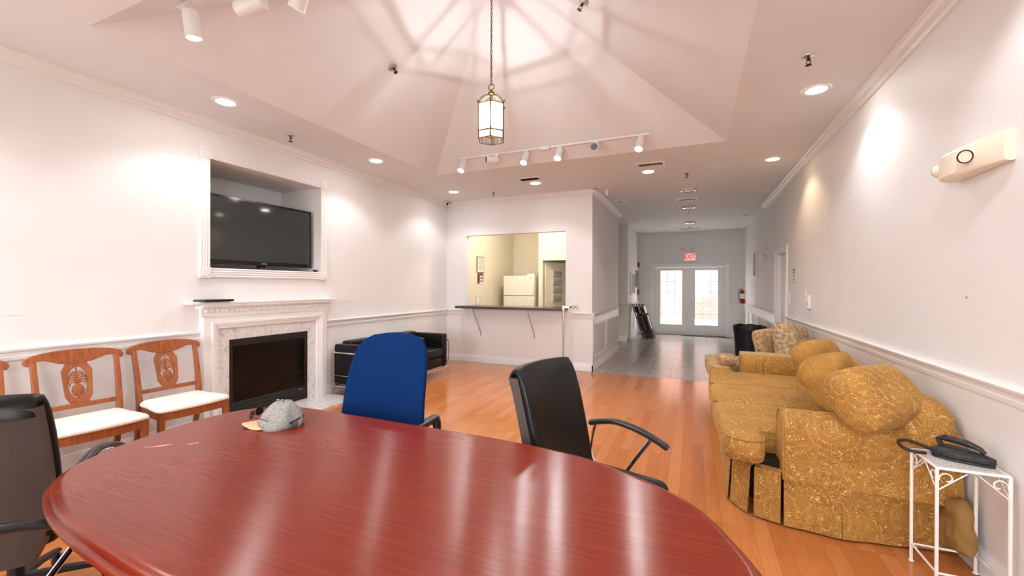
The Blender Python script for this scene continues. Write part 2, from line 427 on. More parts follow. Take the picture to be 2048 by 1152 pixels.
# ceiling with the pyramid vault
bm = BM()
X0, X1, Y0, Y1 = L - .2, R + .2, YR - .2, B + .1
quad(bm, (X0, Y0, H), (X1, Y0, H), (X1, PY0, H), (X0, PY0, H)); quad(bm, (X0, PY1, H), (X1, PY1, H), (X1, Y1, H), (X0, Y1, H))
quad(bm, (X0, PY0, H), (PX0, PY0, H), (PX0, PY1, H), (X0, PY1, H)); quad(bm, (PX1, PY0, H), (X1, PY0, H), (X1, PY1, H), (PX1, PY1, H))
C4 = [(PX0, PY0, H), (PX1, PY0, H), (PX1, PY1, H), (PX0, PY1, H)]
for i in range(4): quad(bm, C4[i], C4[(i + 1) % 4], AP) if False else bm.faces.new([bm.verts.new(p) for p in (C4[i], C4[(i + 1) % 4], AP)])
bmesh.ops.remove_doubles(bm, verts=bm.verts[:], dist=1e-4)
struct('ceiling', bm, m_ceil, smooth=False)
# left wall with the television niche
NY0, NY1, NZ0, NZ1, NX = 2.655, 4.007, 1.604, 2.682, -5.11
bm = BM(); wall_x(bm, L - TH, L, YR, K + TH, [(NY0, NY1, NZ0, NZ1)])
box(bm, NX - .05, L - TH, NY0 - .05, NY0, NZ0 - .05, NZ1 + .05); box(bm, NX - .05, L - TH, NY1, NY1 + .05, NZ0 - .05, NZ1 + .05)
box(bm, NX - .05, L - TH, NY0, NY1, NZ0 - .05, NZ0); box(bm, NX - .05, L - TH, NY0, NY1, NZ1, NZ1 + .05)
box(bm, NX - .05, NX, NY0, NY1, NZ0, NZ1)
struct('wall_left', bm, m_wall, smooth=False)
# right wall with doorway
DY0, DY1, DZ = 7.64, 8.56, 2.0
bm = BM(); wall_x(bm, R, R + TH, YR, B, [(DY0, DY1, 0, DZ)]); struct('wall_right', bm, m_wall, smooth=False)
# kitchen front wall and side
OX0, OX1, OZ0, OZ1 = -3.966, -2.02, 1.02, 2.388
bm = BM(); wall_y(bm, K, K + TH, L, KX, [(OX0, OX1, OZ0, OZ1)]); struct('wall_kitchen_front', bm, m_wall, smooth=False)
bm = BM(); box(bm, KX - TH, KX, K + TH, K2, 0, H); struct('wall_hall_left', bm, m_wall, smooth=False)
bm = BM(); box(bm, L - TH, L, K + TH, 10.36, 0, H); struct('wall_kitchen_left', bm, m_kwall, smooth=False)
bm = BM(); box(bm, L - TH, -3.2, 10.36, 10.46, 0, H); struct('wall_kitchen_back', bm, m_kwall, smooth=False)
KWX = -3.30
bm = BM(); wall_y(bm, 9.25, 9.35, KWX, KX - TH, [(-3.20, -2.36, 0, 2.03)]); box(bm, KWX, KWX + .1, 9.35, 11.37, 0, H); struct('wall_kitchen_inner', bm, m_kwall, smooth=False)
# corridor beyond kitchen, pilaster and lobby
bm = BM(); box(bm, -3.2, KX, 11.25, 11.37, 0, H); box(bm, KX - TH, KX, 11.37, B, 0, H); struct('wall_lobby_left', bm, m_wall, smooth=False)
FX0, FX1, FZ = -1.10, .855, 2.03
bm = BM(); wall_y(bm, B, B + TH, KX - TH, R + TH, [(FX0, FX1, 0, FZ)]); struct('wall_end', bm, m_wall, smooth=False)
# rear wall (behind the photographer) with two unseen windows added for daylight fill
FILL_WINS = [(-3.9, -2.2, .75, 2.45), (-.9, .8, .75, 2.45)]
bm = BM(); wall_y(bm, YR - TH, YR, L - TH, R + TH, FILL_WINS); struct('wall_rear', bm, m_wall, smooth=False)
for i, (xa, xb, za, zb) in enumerate(FILL_WINS):
    t = Thing('window_%d' % (i + 1), None, None, ((xa + xb) / 2, YR, za), kind='structure')
    bm = BM()
    for a in (xa, (xa + xb) / 2 - .025, xb - .05): box(bm, a, a + .05, YR - .09, YR - .03, za, zb)
    for c in (za, (za + zb) / 2 - .025, zb - .05): box(bm, xa, xb, YR - .085, YR - .035, c, c + .05)
    t.part('window_frame', bm, m_trim, world=True)
    bm = BM(); box(bm, xa, xb, YR - .064, YR - .058, za, zb); t.part('pane', bm, m_glass, world=True)
    bm = BM()
    box(bm, xa - .09, xa, YR, YR + .025, za - .09, zb + .09); box(bm, xb, xb + .09, YR, YR + .025, za - .09, zb + .09)
    box(bm, xa, xb, YR, YR + .025, zb, zb + .09); box(bm, xa, xb, YR, YR + .06, za - .06, za)
    t.part('casing', bm, m_trim, world=True)
    l = lamp('AREA', 'sky_portal', ((xa + xb) / 2, YR - .14, (za + zb) / 2), 1, size=1, target=((xa + xb) / 2, 3, (za + zb) / 2))
    l.data.shape = 'RECTANGLE'; l.data.size = xb - xa; l.data.size_y = zb - za; l.data.cycles.is_portal = True
l = lamp('AREA', 'sky_portal', ((FX0 + FX1) / 2, B + .16, FZ / 2), 1, size=1, target=((FX0 + FX1) / 2, 5, FZ / 2))
l.data.shape = 'RECTANGLE'; l.data.size = FX1 - FX0; l.data.size_y = FZ; l.data.cycles.is_portal = True

# mouldings ---------------------------------------------------------
CROWN = [(0, H), (.085, H), (.085, H - .012), (.07, H - .02), (.06, H - .04), (.03, H - .055), (.02, H - .075), (.0, H - .08)]
RAILP = [(0, RAIL - .085), (.012, RAIL - .085), (.016, RAIL - .06), (.012, RAIL - .055), (.018, RAIL - .03), (.035, RAIL - .02), (.04, RAIL - .006), (.03, RAIL), (0, RAIL)]
BASEP = [(0, 0), (.018, 0), (.018, .10), (.012, .115), (.006, .13), (0, .132)]
FPY0, FPY1 = 2.56, 4.04
def mould(name, prof, segs):
    bm = BM()
    for p0, p1, n in segs: profile(bm, prof, p0, p1, n)
    struct(name, bm, m_trim, ang=25)
CY1 = 9.7
mould('trim_1', CROWN, [((L, YR), (L, K), (1, 0, 0)), ((R, YR), (R, CY1), (-1, 0, 0)), ((L, K), (KX + .085, K), (0, -1, 0)), ((KX, K - .085), (KX, K2), (1, 0, 0))])
mould('trim_2', RAILP, [((L, YR), (L, FPY0), (1, 0, 0)), ((L, FPY1), (L, K), (1, 0, 0)), ((R, YR), (R, DY0 - .08), (-1, 0, 0)), ((R, DY1 + .08), (R, B), (-1, 0, 0)),
                        ((L, K), (OX0 - .1, K), (0, -1, 0)), ((-1.9, K), (KX + .04, K), (0, -1, 0)), ((KX, K - .04), (KX, K2), (1, 0, 0)),
                        ((-3.1, 11.25), (KX + .04, 11.25), (0, -1, 0)), ((KX, 11.21), (KX, B), (1, 0, 0)), ((KX, B), (FX0 - .09, B), (0, -1, 0)), ((FX1 + .09, B), (R, B), (0, -1, 0))])
mould('baseboard_left', BASEP, [((L, YR), (L, FPY0), (1, 0, 0)), ((L, FPY1), (L, K), (1, 0, 0))])
mould('baseboard_right', BASEP, [((R, YR), (R, DY0 - .08), (-1, 0, 0)), ((R, DY1 + .08), (R, B), (-1, 0, 0))])
mould('baseboard_kitchen', BASEP, [((L, K), (KX + .018, K), (0, -1, 0)), ((KX, K - .018), (KX, K2), (1, 0, 0))])
mould('baseboard_end', BASEP, [((KX, B), (FX0 - .09, B), (0, -1, 0)), ((FX1 + .09, B), (R, B), (0, -1, 0)), ((-3.1, 11.25), (KX + .018, 11.25), (0, -1, 0)), ((KX, 11.232), (KX, B), (1, 0, 0))])
# wainscot panels on the hall walls (raised stiles and rails)
def wains(name, x, s, ys, y0, y1):
    bm = BM()
    a, b_ = sorted((x, x + s * .014))
    box(bm, a, b_, y0, y1, .79, RAIL - .08); box(bm, a, b_, y0, y1, .13, .22)
    edges = [y0] + ys + [y1]
    for i, y in enumerate(edges):
        ya, yb = (y, y + .07) if i == 0 else ((y - .07, y) if i == len(edges) - 1 else (y - .045, y + .045))
        box(bm, a, b_, ya, yb, .22, .79)
    for ya, yb in zip(edges, edges[1:]):
        ya += .07 if ya == y0 else .045; yb -= .07 if yb == y1 else .045
        a2, b2 = sorted((x, x + s * .022))
        for q in ((ya, ya + .02, .22, .79), (yb - .02, yb, .22, .79), (ya, yb, .22, .24), (ya, yb, .77, .79)): box(bm, a2, b2, *q)
    struct(name, bm, m_trim, bevel=.003)
wains('trim_3', KX, 1, [8.27], K + .0, K2)
wains('trim_4', R, -1, [9.6, 10.55, 11.5, 12.5], DY1 + .08, B)
wains('trim_5', KX, 1, [12.4], 11.25, B)
# niche frame: fluted casing with corner blocks (trim)
t = Thing('trim_6', None, None, (L, (NY0 + NY1) / 2, NZ0), kind='structure')
fw = .095
def fluted(bm, y0, y1, z0, z1, along):
    box(bm, L, L + .022, y0, y1, z0, z1)
    n = 4; span = (y1 - y0) if along == 'z' else (z1 - z0)
    for k in range(n):
        c = (k + .5) / n * span; w_ = span / n * .28
        if along == 'z': lathe_half(bm, [(L + .022, y0 + c, z0), (L + .022, y0 + c, z1)], w_)
        else: lathe_half(bm, [(L + .022, y0, z0 + c), (L + .022, y1, z0 + c)], w_)
def lathe_half(bm, pts, r): tube(bm, pts, r, 8)
for nm, q in (('casing', (NY0 - fw, NY0, NZ0, NZ1, 'z')), ('casing', (NY1, NY1 + fw, NZ0, NZ1, 'z')), ('casing', (NY0, NY1, NZ1, NZ1 + fw, 'y')), ('casing', (NY0, NY1, NZ0 - fw, NZ0, 'y'))):
    bm = BM(); fluted(bm, *q); t.part(nm, bm, m_trim, world=True)
for ya in (NY0 - fw - .006, NY1 - .004):
    for za in (NZ0 - fw - .006, NZ1 - .004):
        bm = BM(); s_ = fw + .01; box(bm, L, L + .034, ya, ya + s_, za, za + s_)
        lathe(bm, [(.036, .034), (.036, .040), (.026, .044), (.02, .036), (.013, .04), (.004, .046)], (L, ya + s_ / 2, za + s_ / 2), 16, 'x')
        t.part('corner_block', bm, m_trim, world=True, bevel=.002)

# french doors (door_1)
t = Thing('door_1', None, None, ((FX0 + FX1) / 2, B, 0), kind='structure')
bm = BM()
for xa, xb in ((FX0 - .085, FX0 + .02), (FX1 - .02, FX1 + .085)): box(bm, xa, xb, B - .025, B + .10, 0, FZ + .085)
box(bm, FX0 + .02, FX1 - .02, B - .025, B + .10, FZ - .02, FZ + .085)
t.part('frame', bm, m_trim, world=True, bevel=.004)
xm = (FX0 + FX1) / 2
for xa, xb in ((FX0 + .022, xm - .003), (xm + .003, FX1 - .022)):
    ga, gb, gz0, gz1 = xa + .175, xb - .175, .31, FZ - .115
    bm = BM(); wall_y(bm, B + .03, B + .075, xa, xb, [(ga, gb, gz0, gz1)], .012, FZ - .024)
    lf = t.part('door_leaf', bm, m_trim, world=True, smooth=False)
    bm = BM()
    for k in range(1, 3): x_ = ga + (gb - ga) * k / 3; box(bm, x_ - .006, x_ + .006, B + .025, B + .08, gz0, gz1)
    for k in range(1, 5): z_ = gz0 + (gz1 - gz0) * k / 5; box(bm, ga, gb, B + .026, B + .079, z_ - .006, z_ + .006)
    for q in ((ga - .02, ga, gz0 - .02, gz1 + .02), (gb, gb + .02, gz0 - .02, gz1 + .02), (ga, gb, gz0 - .02, gz0), (ga, gb, gz1, gz1 + .02)): box(bm, q[0], q[1], B + .02, B + .03, q[2], q[3])
    t.part('muntin', bm, m_trim, world=True, parent=lf)
    bm = BM(); box(bm, ga, gb, B + .05, B + .055, gz0, gz1); t.part('pane', bm, m_glass, world=True, parent=lf)
    if xa > xm:
        bm = BM(); lathe(bm, [(.03, 0), (.03, -.008), (.012, -.012), (.012, -.04), (.028, -.048), (.03, -.062), (.018, -.074), (.003, -.076)], (xa + .075, B + .03, .955), 16, 'y')
        t.part('knob', bm, m_steel, world=True, parent=lf)
bm = BM(); box(bm, xm - .022, xm + .022, B + .012, B + .034, .012, FZ - .024); box(bm, FX0 + .018, FX1 - .018, B + .076, B + .095, .01, .03); t.part('astragal', bm, m_trim, world=True)
bm = BM(); box(bm, .41, .70, B - .075, B - .026, FZ + .01, FZ + .085); t.part('door_closer', bm, m_white, world=True, bevel=.006)
bm = BM(); tube(bm, [(.56, B - .05, FZ + .01), (.48, B - .16, FZ - .03), (.62, B + .02, FZ - .05)], .011, 6); t.part('closer_arm', bm, m_steel, world=True)
bm = BM(); box(bm, FX0, FX1, B - .06, B + .1, 0, .012); t.part('threshold', bm, m_abrass, world=True)

# doorway in the right wall (door_2)
t = Thing('door_2', None, None, (R, (DY0 + DY1) / 2, 0), kind='structure')
bm = BM()
for ya, yb in ((DY0 - .08, DY0), (DY1, DY1 + .08)): box(bm, R - .02, R, ya, yb, 0, DZ + .08)
box(bm, R - .02, R, DY0, DY1, DZ, DZ + .08)
t.part('casing', bm, m_trim, world=True, bevel=.004)
bm = BM()
for ya, yb in ((DY0, DY0 + .02), (DY1 - .02, DY1)): box(bm, R, R + TH, ya, yb, 0, DZ)
box(bm, R, R + TH, DY0 + .02, DY1 - .02, DZ - .02, DZ); t.part('jamb', bm, m_trim, world=True)
bm = BM(); box(bm, R + .07, R + .11, DY0 + .022, DY1 - .022, .01, DZ - .022)
dl = t.part('door_leaf', bm, m_trim, world=True, bevel=.003)
bm = BM()
for za, zb in ((.15, .85), (1.0, 1.85)):
    for ya, yb in ((DY0 + .13, DY0 + .41), (DY0 + .51, DY0 + .79)): box(bm, R + .062, R + .07, ya, yb, za, zb)
t.part('raised_panel', bm, m_trim, world=True, parent=dl, bevel=.006)

# ================================================================== OUTSIDE
bm = BM(); box(bm, -14, 14, B + .13, B + 26, -.25, -.12); struct('ground_outside', bm, m_pave)
bm = BM(); box(bm, -14, 14, YR - 26, YR - .25, -.25, -.12); struct('ground_rear', bm, m_pave)
bt = Thing('brick_building', 'red brick building with teal door seen through the french doors', 'building', (0, B + 9, -.12))
bm = BM(); wall_y(bm, B + 9, B + 9.3, -9, 9, [(-1.45, -.75, -.12, 2.3), (.15, 1.3, 1.0, 2.5)], -.12, 6); bt.part('wall', bm, m_brick, world=True, smooth=False)
bm = BM(); box(bm, -1.44, -.76, B + 9.05, B + 9.12, -.11, 2.29); bt.part('door', bm, m_teal, world=True)
bm = BM(); box(bm, .15, 1.3, B + 9.05, B + 9.1, 1.0, 2.5); bt.part('window', bm, m_teal, world=True)
t = Thing('porch_railing', 'white porch railing outside behind the french doors', 'railing', (-.6, B + 3.2, -.12))
for za, zb in ((.86, .92), (0, .05)):
    bm = BM(); box(bm, -3.2, -.15, B + 3.18, B + 3.22, za, zb); t.part('rail', bm, m_wrought, world=True)
for k in range(24):
    bm = BM(); box(bm, -3.15 + k * .125, -3.13 + k * .125, B + 3.19, B + 3.21, -.12, .86); t.part('baluster', bm, m_wrought, world=True)


# ================================================================== CEILING FIXTURES
CANS = [(-3.80, 2.43, 'over the left wall short of the television niche', 0), (-3.78, 4.33, 'over the left wall beyond the television niche', 0), (-3.79, 6.28, 'in the far left ceiling corner', 0),
        (-2.28, 6.23, 'beside the left air vent', 0), (-.585, 6.22, 'beside the right air vent', 0), (.92, 6.22, 'glowing warm yellow by the right wall', 1), (.925, 4.175, 'over the gold sofa by the right wall', 0)]
def can(x, y, label, mode):
    t = Thing('recessed_light', label, 'ceiling light', (x, y, H), group='recessed ceiling lights')
    bm = BM(); lathe(bm, [(.075, -.001), (.075, -.006), (.10, -.008), (.104, -.001)], seg=28, caps=False); t.part('trim_ring', bm, m_white)
    bm = BM(); lathe(bm, [(.078, -.003), (.05, -.006), (.002, -.0065)], seg=28); t.part('lens', bm, (m_lamp, m_lampw, m_refl)[mode])
    if mode < 2:
        lamp('SPOT', 'can_bulb', (0, 0, -.03), CAN_W * (.9 if mode else 1), t.o, (1, .70, .42) if mode else (1, .985, .975), .06, 128, .45)
    return t
for x, y, w_, md in CANS:
    can(x, y, ('warm lit recessed downlight ' if md else 'lit white recessed downlight ') + w_, md)
lamp('SPOT', 'can_bulb', (-3.79, .53, H - .03), CAN_W, None, (1, .985, .975), .06, 128, .45)
lamp('SPOT', 'can_bulb', (.92, 2.2, H - .03), CAN_W, None, (1, .985, .975), .06, 128, .45)
lamp('SPOT', 'can_bulb', (.92, .25, H - .03), CAN_W, None, (1, .985, .975), .06, 128, .45)
OFF = [(-1.275, 8.2, 'unlit recessed light nearest along the hall left side'), (-1.28, 10.6, 'unlit recessed light midway along the hall left side'), (-1.29, 12.55, 'unlit recessed light by the lobby left wall'),
       (1.09, 8.2, 'unlit recessed light nearest along the hall right side'), (1.09, 10.8, 'unlit recessed light midway along the hall right side'), (1.085, 12.57, 'unlit recessed light by the lobby right wall')]
for x, y, lb in OFF: can(x, y, lb, 2)
# flush ring fixtures along the hall axis
for y, lb in ((7.62, 'round flush ceiling ring nearest in the hall'), (9.24, 'round flush ceiling ring just past the hall air vent'), (11.45, 'round flush ceiling ring farthest down the hall')):
    t = Thing('ceiling_ring_light', lb, 'ceiling light', (-.08, y, H), group='ring fixtures down the hall')
    bm = BM(); lathe(bm, [(.085, -.001), (.09, -.02), (.12, -.03), (.135, -.012), (.138, -.001)], seg=28, caps=False); t.part('trim_ring', bm, m_refl)
    bm = BM(); lathe(bm, [(.09, -.004), (.03, -.02), (.002, -.022)], seg=24); t.part('diffuser', bm, m_white)
# speakers
for x, y, lb in ((-3.46, 6.26, 'round flush ceiling speaker in the far left corner'), (.312, 6.25, 'round flush ceiling speaker before the hall')):
    t = Thing('ceiling_speaker', lb, 'speaker', (x, y, H))
    bm = BM(); lathe(bm, [(.105, -.001), (.105, -.005), (.115, -.006), (.118, -.001)], seg=28, caps=False); t.part('bezel', bm, m_white)
    bm = BM(); lathe(bm, [(.104, -.002), (.05, -.004), (.002, -.005)], seg=28); t.part('grille', bm, m_ceil)
# vents
def vent(x, y, w_, d_, lb, nsl, slotted=True):
    t = Thing('ceiling_vent', lb, 'air vent', (x, y, H))
    bm = BM()
    for q in ((-w_ / 2, w_ / 2, -d_ / 2, -d_ / 2 + .03), (-w_ / 2, w_ / 2, d_ / 2 - .03, d_ / 2), (-w_ / 2, -w_ / 2 + .03, -d_ / 2 + .03, d_ / 2 - .03), (w_ / 2 - .03, w_ / 2, -d_ / 2 + .03, d_ / 2 - .03)): box(bm, *q, -.012, -.001)
    t.part('frame', bm, m_white)
    bm = BM(); box(bm, -w_ / 2 + .03, w_ / 2 - .03, -d_ / 2 + .03, d_ / 2 - .03, -.003, -.001); t.part('duct_shade', bm, m_dark)  # flat dark sheet painted as duct shade, the ceiling is closed here
    bm = BM()
    for k in range(nsl):
        c = -w_ / 2 + .03 + (k + .5) * (w_ - .06) / nsl
        xf_ = [(c - .006, -d_ / 2 + .03, -.004), (c + .004, -d_ / 2 + .03, -.011), (c + .004, d_ / 2 - .03, -.011), (c - .006, d_ / 2 - .03, -.004)]
        quad(bm, *xf_)
    t.part('louver', bm, m_plast, smooth=False)
vent(-2.27, 5.95, .36, .20, 'louvered ceiling vent left of the hall opening', 12)
vent(-.52, 5.85, .36, .20, 'louvered ceiling vent under the track right end', 14)
vent(-.11, 8.45, .36, .20, 'louvered ceiling vent between the hall rings', 9)
vent(-.10, 12.7, .5, .16, 'long dark ceiling vent at the lobby end', 14)
# sprinklers
def sprinkler(p, up, lb):
    t = Thing('sprinkler', lb, 'sprinkler', p, group='fire sprinklers')
    q = Vector((0, 0, -1)).rotation_difference(Vector(up)).to_matrix().to_4x4() if up else Matrix.Identity(4)
    bm = BM(); lathe(bm, [(.042, -.001), (.04, -.006), (.022, -.012), (.014, -.016)], seg=18); t.part('escutcheon', xf(bm, q), m_steel)
    bm = BM(); lathe(bm, [(.011, -.01), (.011, -.03), (.007, -.034)], seg=10)
    for s in (-1, 1): tube(bm, [(s * .009, 0, -.028), (s * .014, 0, -.045), (s * .004, 0, -.06)], .0028, 6)
    t.part('body', xf(bm, q), m_iron)
    bm = BM(); lathe(bm, [(.004, -.058), (.02, -.062), (.02, -.065), (.004, -.066)], seg=14); t.part('deflector', xf(bm, q), m_iron)
sprinkler((-4.0, 3.25, H), None, 'sprinkler head above the television niche')
sprinkler((.739, 3.548, H), None, 'sprinkler head near the right wall crown')
sprinkler((-3.16, 6.545, H), None, 'sprinkler head before the kitchen pass-through wall')
sprinkler((-.085, 6.51, H), None, 'sprinkler head at the hall entrance')
sprinkler((-.095, 9.78, H), None, 'sprinkler head midway down the hall')
sprinkler((-.093, 12.2, H), None, 'sprinkler head farthest down the lobby')
n_ = Vector((AP[2] - H, 0, -(AP[0] - PX0))).normalized()
sprinkler((-2.665, 3.29, 3.535), n_, 'dark sprinkler head on the left vault slope')
n_ = Vector((-(AP[2] - H), 0, -(PX1 - AP[0]))).normalized()
sprinkler((-.82, 3.35, 3.715), n_, 'dark sprinkler head on the right vault slope')
# motion sensor, security camera
t = Thing('motion_sensor', 'small white motion sensor on the ceiling by the hall corner', 'sensor', (-1.33, 7.13, H))
bm = BM(); lathe(bm, [(.03, 0), (.035, -.02), (.03, -.03)], seg=16); t.part('base', bm, m_white)
bm = BM(); ellip(bm, (0, -.015, -.06), (.032, .032, .045), 14, 10); t.part('eye', bm, m_white)
t = Thing('security_camera', 'small white security camera in the far left ceiling corner', 'camera', (-4.30, 6.96, 2.99))
bm = BM(); lathe(bm, [(.04, 0), (.042, .02), (.03, .03)], (0, .05, 0), 16, 'y'); t.part('mount', bm, m_white)
bm = BM(); lathe(bm, [(.028, .05), (.036, .0), (.036, -.05), (.03, -.06)], (0, 0, 0), 16, 'y'); t.part('housing', bm, m_white)
bm = BM(); lathe(bm, [(.024, -.061), (.016, -.063), (.002, -.064)], (0, 0, 0), 14, 'y'); t.part('camera_lens', bm, m_lens)

# track lights -------------------------------------------------------
def track(y, sgn, lb, heads, zt):
    t = Thing('track_light', lb, 'track light', (-1.71, y, zt))
    bm = BM(); box(bm, -1.25, 1.25, -.018, .018, -.01, .014); t.part('track_bar', bm, m_white, bevel=.003)
    bm = BM(); box(bm, -.06, .06, -.035, .03, -.03, .02); t.part('power_feed', bm, m_white, bevel=.004)
    for dx, lit, aim in heads:
        px, py, pz = dx, -.01 * sgn, -.01
        hd = Vector((dx + aim[0] * .02, -.02 * sgn, -.075 - (.07 if lit == 2 else 0))); a = Vector(aim).normalized()
        bm = BM(); box(bm, dx - .025, dx + .025, -.015, .015, -.028, -.008); tube(bm, [(dx, 0, -.02), (dx, -.004 * sgn, -.06)], .008, 8)
        tube(bm, [(dx, 0, -.05), hd + Vector((0, .0, .03)), hd], .007, 6)
        st = t.part('stem', bm, m_white)
        q = Vector((0, 0, -1)).rotation_difference(a).to_matrix().to_4x4()
        m4 = T(*hd) @ q
        bm = BM(); lathe(bm, [(.003, .05), (.03, .05), (.042, .04), (.045, .02), (.045, -.12), (.041, -.12), (.04, -.06), (.003, -.058)], seg=22)
        hdp = t.part('spot_head', xf(bm, m4), m_white)
        bm = BM()
        if lit:
            lathe(bm, [(.040, -.112), (.025, -.118), (.002, -.119)], seg=18); t.part('bulb', xf(bm, m4), m_lampt if lit == 1 else m_lampd, parent=hdp)
            p = hd + a * .135
            if lit == 1: lamp('SPOT', 'track_bulb', p, TRACK_W, t.o, (1, .99, .98), .04, 100, .6, target=p + a)
        else:
            lathe(bm, [(.041, -.119), (.041, -.07), (.003, -.065)], seg=18); t.part('black_baffle', xf(bm, m4), m_black, parent=hdp)
            bm = BM(); ellip(bm, (0, 0, -.085), (.02, .02, .03), 12, 8); t.part('bulb', xf(bm, m4), m_refl, parent=hdp)
track(5.03, 1, 'white track light with six spots on the far vault slope',
      [(-1.16, 1, (-.1, -.5, -1)), (-.67, 0, (-.85, -.72, -.1)), (-.25, 1, (-.1, -.55, -1)), (.19, 1, (-.05, -.6, -1)), (.65, 0, (-.05, -1, -.28)), (1.15, 1, (-.1, -.5, -1))], 3.165)
track(1.605, -1, 'white track light with spots on the near vault slope',
      [(-1.16, 1, (-.02, .16, -1)), (-.54, 2, (-.95, -.25, -.22)), (-.19, 2, (-.5, .1, -.8)), (.25, 1, (.1, .2, -1)), (.7, 1, (.1, .4, -.8)), (1.15, 1, (.3, .5, -.8))], 3.165)

# hanging lantern ------------------------------------------------------
LX, LY = -1.624, 3.315
t = Thing('hanging_lantern', 'brass hexagonal glass lantern hanging on a chain under the vault', 'pendant light', (LX, LY, 2.70))
HR = .122; hexp = [(HR * cos(radians(60 * k - 66.8)), HR * sin(radians(60 * k - 66.8))) for k in range(6)]
bm = BM()
for x, y in hexp:
    tube(bm, [(x, y, .0), (x, y, .30)], .0055, 6); ellip(bm, (x * 1.03, y * 1.03, .31), (.009, .009, .012), 8, 6)
    tube(bm, [(x, y, .30), (x * 1.12, y * 1.12, .315), (x * 1.15, y * 1.15, .33)], .003, 6)
for z, r in ((.0, .004), (.065, .0055), (.30, .0055)):
    tube(bm, [(x, y, z) for x, y in hexp], r, 6, loop=True)
t.part('frame', bm, m_abrass)
for k in range(6):
    a, b_ = hexp[k], hexp[(k + 1) % 6]
    bm = BM(); quad(bm, (*a, .004), (*b_, .004), (*b_, .298), (*a, .298)); t.part('glass_pane', bm, m_lglass, smooth=False)
bm = BM()
for x, y in hexp[::2] + hexp[1::2]:
    tube(bm, [(x, y, .30), (x * .86, y * .86, .345), (x * .5, y * .5, .385), (x * .08, y * .08, .40)], .004, 6)
lathe(bm, [(.006, .36), (.018, .375), (.010, .39), (.026, .40), (.03, .415), (.012, .43), (.008, .44)], seg=14)
t.part('crown', bm, m_abrass)
bm = BM(); tube(bm, [(.026 * cos(a_), 0, .465 + .026 * sin(a_)) for a_ in [2 * pi * k / 16 for k in range(16)]], .004, 6, loop=True); t.part('ring', bm, m_abrass)
bm = BM(); lathe(bm, [(.004, .012), (.012, .02), (.008, .035), (.022, .05), (.03, .06), (.010, .075), (.006, .085)], seg=14)
for k in range(3):
    a_ = radians(120 * k + 20); tube(bm, [(0, 0, .06), (.03 * cos(a_), .03 * sin(a_), .05), (.05 * cos(a_), .05 * sin(a_), .065)], .004, 6)
    lathe(bm, [(.003, .06), (.016, .066), (.016, .07), (.009, .072), (.009, .13), (.003, .131)], (.035 * cos(a_), .035 * sin(a_), 0), 12)
t.part('candle_cluster', bm, m_brass)
for k in range(3):
    a_ = radians(120 * k + 20); bm = BM(); c_ = (.035 * cos(a_), .035 * sin(a_))
    lathe(bm, [(.003, .13), (.011, .145), (.012, .165), (.006, .19), (.001, .2)], (c_[0], c_[1], 0), 10); t.part('bulb', bm, m_bulb)
    lamp('POINT', 'lantern_bulb', (c_[0], c_[1], .209), LANTERN_W, t.o, (1, .99, .98), .004)
bm = BM(); zc = .49; i = 0
while zc + 2.70 < 4.13:
    pts = []
    for k in range(10):
        a_ = 2 * pi * k / 10; u_, v_ = .0085 * cos(a_), .021 * sin(a_)
        pts.append((u_, 0, zc + .012 + v_) if i % 2 == 0 else (0, u_, zc + .012 + v_))
    tube(bm, pts, .0026, 5, loop=True); zc += .033; i += 1
tube(bm, [(.006, .0, .49), (-.006, .004, .8), (.006, -.004, 1.1), (0, 0, 1.44)], .003, 5)
t.part('chain', bm, m_abrass)
bm = BM(); lathe(bm, [(.06, 1.47), (.055, 1.45), (.03, 1.43), (.01, 1.42)], seg=16); t.part('canopy', bm, m_abrass)

# ================================================================== LEFT WALL: fireplace, television
t = Thing('fireplace', 'white mantel fireplace with marble surround and black firebox', 'fireplace', (L, 3.298, 0))
FX = -4.325; c0 = 3.298
def b_(bm, x0, x1, y0, y1, z0, z1): box(bm, x0, x1, y0, y1, z0, z1)
bm = BM(); b_(bm, L, FX, FPY0, 2.70, .0, 1.20); b_(bm, L, FX, 3.90, FPY1, .0, 1.20); b_(bm, L, FX, 2.70, 3.90, 1.0, 1.20)
mb = t.part('mantel_surround', bm, m_trim, world=True, bevel=.003)
bm = BM()
for off, w_, x_ in ((.0, .03, .02), (.03, .018, .012)):
    ya, yb, zt = 2.70 - .075 + off, 3.90 + .075 - off, 1.0 + .075 - off
    for q in ((ya, ya + w_, 0, zt), (yb - w_, yb, 0, zt), (ya + w_, yb - w_, zt - w_, zt)): b_(bm, FX, FX + x_, *q)
t.part('inner_moulding', bm, m_trim, world=True, parent=mb, bevel=.004)
bm = BM(); b_(bm, L, FX + .012, FPY0 - .006, FPY1 + .006, 0, .14); 
prof = [(0, 1.12), (.008, 1.12), (.012, 1.135), (.012, 1.20), (.03, 1.205), (.035, 1.215), (.05, 1.225), (.052, 1.245), (0, 1.245)]
bm.free(); bm = BM(); profile(bm, prof, (FX, FPY0 - .03), (FX, FPY1 + .03), (1, 0, 0)); b_(bm, L, FX, FPY0 - .03, FPY0, 1.2, 1.245); b_(bm, L, FX, FPY1, FPY1 + .03, 1.2, 1.245)
t.part('cornice', bm, m_trim, world=True, parent=mb)
n_d = 31
for k in range(n_d):
    bm = BM(); y_ = FPY0 + .005 + k * (FPY1 - FPY0 - .03) / (n_d - 1); b_(bm, FX, FX + .03, y_, y_ + .024, 1.168, 1.196)
    t.part('dentil', bm, m_trim, world=True, parent=mb)
bm = BM(); poly = [(L, 2.425), (-4.265, 2.425), (-4.265, 4.17), (L, 4.17)]; rslab(bm, poly, 1.245, 1.272, .008); t.part('mantel_shelf', bm, m_trim, world=True)
